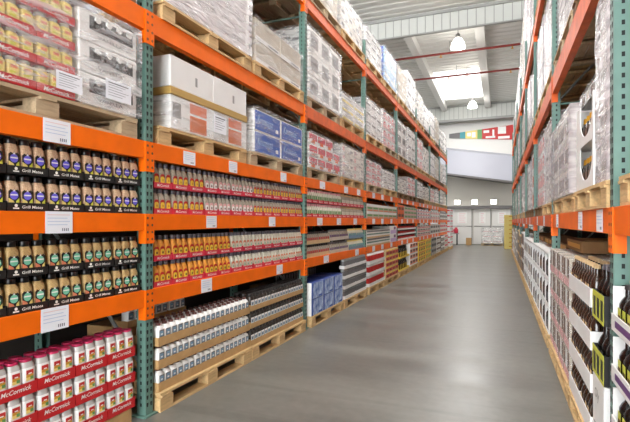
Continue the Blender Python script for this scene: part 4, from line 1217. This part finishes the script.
        for b, hh in enumerate(heights):
            if not hh: continue
            for slot, (p, q), h, k in (('nearer slot', rsl(b)[0], hh[0], hh[1]), ('farther slot', rsl(b)[1], hh[2], hh[3])):
                if b == 0 and slot == 'nearer slot': continue
                pallet('right', lv, b, slot, p, q, z, 0.0, ('wood_dark', 'wood_grey', 'wood')[(b + k) % 3])
                if lv == 'B2' and b == 3 and slot == 'nearer slot':
                    load('right', lv, b, slot, p + .03, q - .03, z + PH, h, 'white load with an orange-red panel', (1, 3, 1), ('white_card', 'orange_worn', 'red'), (('f', .1, .9, .2, .8, 1), ('s', .3, .95, .2, .8, 2)), 't', -0.05)
                else:
                    far_load('right', lv, b, slot, p + .03, q - .03, z + PH, h, k, 'T' if k in (0, 3) else 't', -0.05)
    # --- third and fourth bays, floor: white framed cartons showing bottles
    fr = MB()
    w, h, d = 0.40, 0.285, 0.42
    fr.box(-d, 0, -w / 2, w / 2, 0, 0.02, 0); fr.box(-d, -d + 0.01, -w / 2, w / 2, 0.0201, h, 0); fr.box(-d + 0.011, 0, -w / 2, w / 2, h - 0.02, h, 0)
    for s in (-1, 1):
        a, c = sorted((s * w / 2, s * (w / 2 - 0.03)))
        fr.box(-d + 0.011, 0, a, c, 0.0201, h - 0.0201, 0)
    fr = fr.mesh('frame', ['white_card'])
    for b in (2, 3):
        y0 = UY(b) + 0.16
        pallet('right', 'F', b, 'under nearer framed cartons', y0 - .02, y0 + 1.27, 0.0, 0.047, 'wood'); pallet('right', 'F', b, 'under farther framed cartons', y0 + 1.31, y0 + 2.59, 0.0, 0.047, 'wood')
        for i in range(6):
            yc = y0 + 0.21 + (i % 3) * 0.415 + (1.31 if i >= 3 else 0)
            for t in range(3):
                z = PH + t * 0.29
                thing('framed_carton', f'white framed carton open to the aisle, {ordn(i)} along, {ordn(t)} tier, floor, {bayname("right", b)}', 'carton', fr, (X - 0.02, yc, z + 0.001), PI)
                for q in range(3):
                    gl, lb = [('black_glass', 'kraft_dark'), ('amber', 'greige'), ('black_glass', 'mid_grey'), ('jar_dark', 'brown')][(i + b) % 4]
                    thing('boxed_bottle', f'bottle, {ordn(q)} in {ordn(i)} framed carton, {ordn(t)} tier, floor, {bayname("right", b)}', 'bottle', small_bottle(gl, 'dark', lb, 0.235, 0.043),
                          (X + 0.026, yc - 0.108 + q * 0.108, z + 0.022), PI)
        stack('right', 'F', b, 'atop the framed cartons', y0, y0 + 2.54, PH + 3 * 0.29 + 0.002, 0.09, 4, 1, 'low brown carton', 'low_carton', 'carton', ('kraft_dark', 'gold'), (('f', .1, .9, .2, .8, 1),), 0.15)
    for b in (4, 5, 6, 7):
        (a, c), (d2, f) = rsl(b, 0.08, 0.06)
        for s, (p, q) in enumerate(((a, c), (d2, f))):
            wh = ['nearer', 'farther'][s]
            pallet('right', 'F', b, f'{wh} slot', p, q, 0.0, 0.047, 'wood')
            look, m0, m1 = [('white case with dark bottle windows', 'white_card', 'brown'), ('tan case with grey print', 'kraft_light', 'mid_grey'), ('pale case with grey label', 'offwhite', 'grey_print'), ('brown case with pale label', 'kraft', 'white')][(b + s) % 4]
            stack('right', 'F', b, f'floor, {wh} pallet', p + .02, q - .02, PH, 0.95 - 0.1 * s, 3, 3, look, 'floor_case', 'case', (m0, m1), (('f', .08, .3, .12, .88, 1), ('f', .4, .62, .12, .88, 1), ('f', .72, .92, .12, .88, 1)), -0.02, 0.5)
    for b, ys in ((1, (2.9, 3.55, 4.9)), (2, (6.3, 7.4)), (3, (9.2, 10.4)), (4, (12.0, 13.2)), (5, (15.2,))):
        for y in ys:
            price_card('right', 'B2', b, y, 0.17, 0.12)

# ------------------------------------------------------------------ beyond the racks
def far_goods():
    # stack of white and red cases past the end of the left rack
    pallet('left', 'F', 7, 'past the rack end', 22.75, 23.95, 0.0, 0.1, 'wood')
    for k in range(7):
        for i in range(2):
            thing('end_case', f'white case with red stripe, {ordn(k)} tier, {["nearer", "farther"][i]}, past the left rack end', 'case',
                  case_mesh(0.58, 0.55, 0.25, ('white_card', 'red_pink', 'grey_print'), (('f', .05, .95, .65, .9, 1), ('f', .1, .6, .2, .5, 2), ('s', .05, .95, .65, .9, 1))), (AX + 0.08, 23.06 + i * 0.59, PH + k * 0.252))
    # white filmed pallet in the middle of the far cross aisle
    thing('pallet', 'wooden pallet under the white load by the far wall', 'pallet', pallet_meshes(1.1, 'wood_grey'), (-0.4, 26.9, 0), -PI / 2)
    SEED[0] += 1
    e = thing('wrapped_load', 'white filmed carton load standing alone by the far wall', 'pallet load', [], (-0.4, 26.9, PH), -PI / 2)
    cm = case_mesh(0.5, 0.95, 0.27, ('white', 'pink'), (('f', .1, .9, .3, .4, 1),))
    for k in range(3):
        for i in (-1, 1):
            obj('carton', cm, e, (-0.01, i * 0.255, 0.002 + k * 0.273))
    obj('stretch_wrap', film_shell(-0.51, 0.51, 0.97, 0.003, 0.82, 55).mesh('stretch_wrap', [WRAP]), e)
    thing('brown_carton', 'small brown carton on the floor by the far wall', 'carton', case_mesh(0.28, 0.3, 0.4, ('kraft', 'kraft_dark'), (('t', .4, .6, 0, 1, 1),)), (-1.62, 27.2, 0.0), -PI / 2)
    # red and white bins on a low stand
    thing('bin_stand', 'low grey stand under the red goods by the far wall', 'stand',
          [('shelf', MB().box(-0.25, 0.25, -0.4, 0.4, 0.62, 0.65).mesh('shelf', ['grey_print'])), *[('leg', MB().box(-0.02, 0.02, -0.02, 0.02, 0, 0.619).mesh('leg', ['dark']), (sx * 0.2, sy * 0.3, 0)) for sx in (-1, 1) for sy in (-1, 1)]], (-2.55, 27.4, 0), PI / 2)
    for i in range(3):
        thing('red_bag', f'red and white bag, {ordn(i)} on the low grey stand by the far wall', 'bag',
              MB().body([(0, 0.08), (0.02, 0.11), (0.2, 0.12), (0.3, 0.06), (0.34, 0.07)], 3, 12, 0).body([(0.3405, 0.07), (0.38, 0.02)], 3, 12, 1).mesh('bag', ['red_pink', 'white']), (-2.8 + i * 0.25, 27.35, 0.651))
    # yellow crates at the right
    for k in range(8):
        mb = MB().box(-0.3, 0.3, -0.4, 0.4, 0.0, 0.03, 0)
        for s in (-1, 1):
            mb.box(-0.3, 0.3, s * 0.4 - 0.012, s * 0.4 + 0.012, 0.0301, 0.20, 0)
            mb.box(s * 0.3 - 0.012, s * 0.3 + 0.012, -0.385, 0.385, 0.0301, 0.20, 0)
            mb.box(-0.1, 0.1, s * 0.413, s * 0.415, 0.10, 0.15, 1) if s > 0 else mb.box(-0.1, 0.1, -0.415, -0.413, 0.10, 0.15, 1)
        if ('crate',) not in CACHE:
            CACHE[('crate',)] = mb.mesh('crate', ['yellow_soft', 'gold'])
        thing('yellow_crate', f'yellow plastic crate, {ordn(k)} from the floor in the far stack', 'crate', CACHE[('crate',)], (0.50, 24.6, 0.0 + k * 0.205))

# ------------------------------------------------------------------ camera, world
def build_camera():
    cd = bpy.data.cameras.new('camera')
    cd.sensor_width = 36; cd.lens = 467 * 36 / 630; cd.shift_y = 10 / 630
    cd.clip_start = 0.05; cd.clip_end = 120
    co = bpy.data.objects.new('camera', cd); COL.objects.link(co)
    co.location = (0, 0, 1.343)
    co.rotation_euler = (PI / 2, 0, math.atan(185 / 467))
    SC.camera = co
    w = bpy.data.worlds.new('world'); SC.world = w
    w.use_nodes = True
    bg = w.node_tree.nodes['Background']
    bg.inputs['Color'].default_value = (0.95, 0.98, 1.0, 1)
    bg.inputs['Strength'].default_value = 6.6
    vs = SC.view_settings
    vs.view_transform = 'Standard'; vs.look = 'None'; vs.exposure = 0.98; vs.gamma = 1.0; vs.use_curve_mapping = False
    SC.cycles.max_bounces = 8; SC.cycles.diffuse_bounces = 4; SC.cycles.transparent_max_bounces = 12
    SC.cycles.sample_clamp_indirect = 6

build_camera()
build_setting()
build_far_things()
build_racks()
bottles_near()
left_loads()
left_far_bays()
left_cards()
right_side()
far_goods()
bpy.context.view_layer.update()
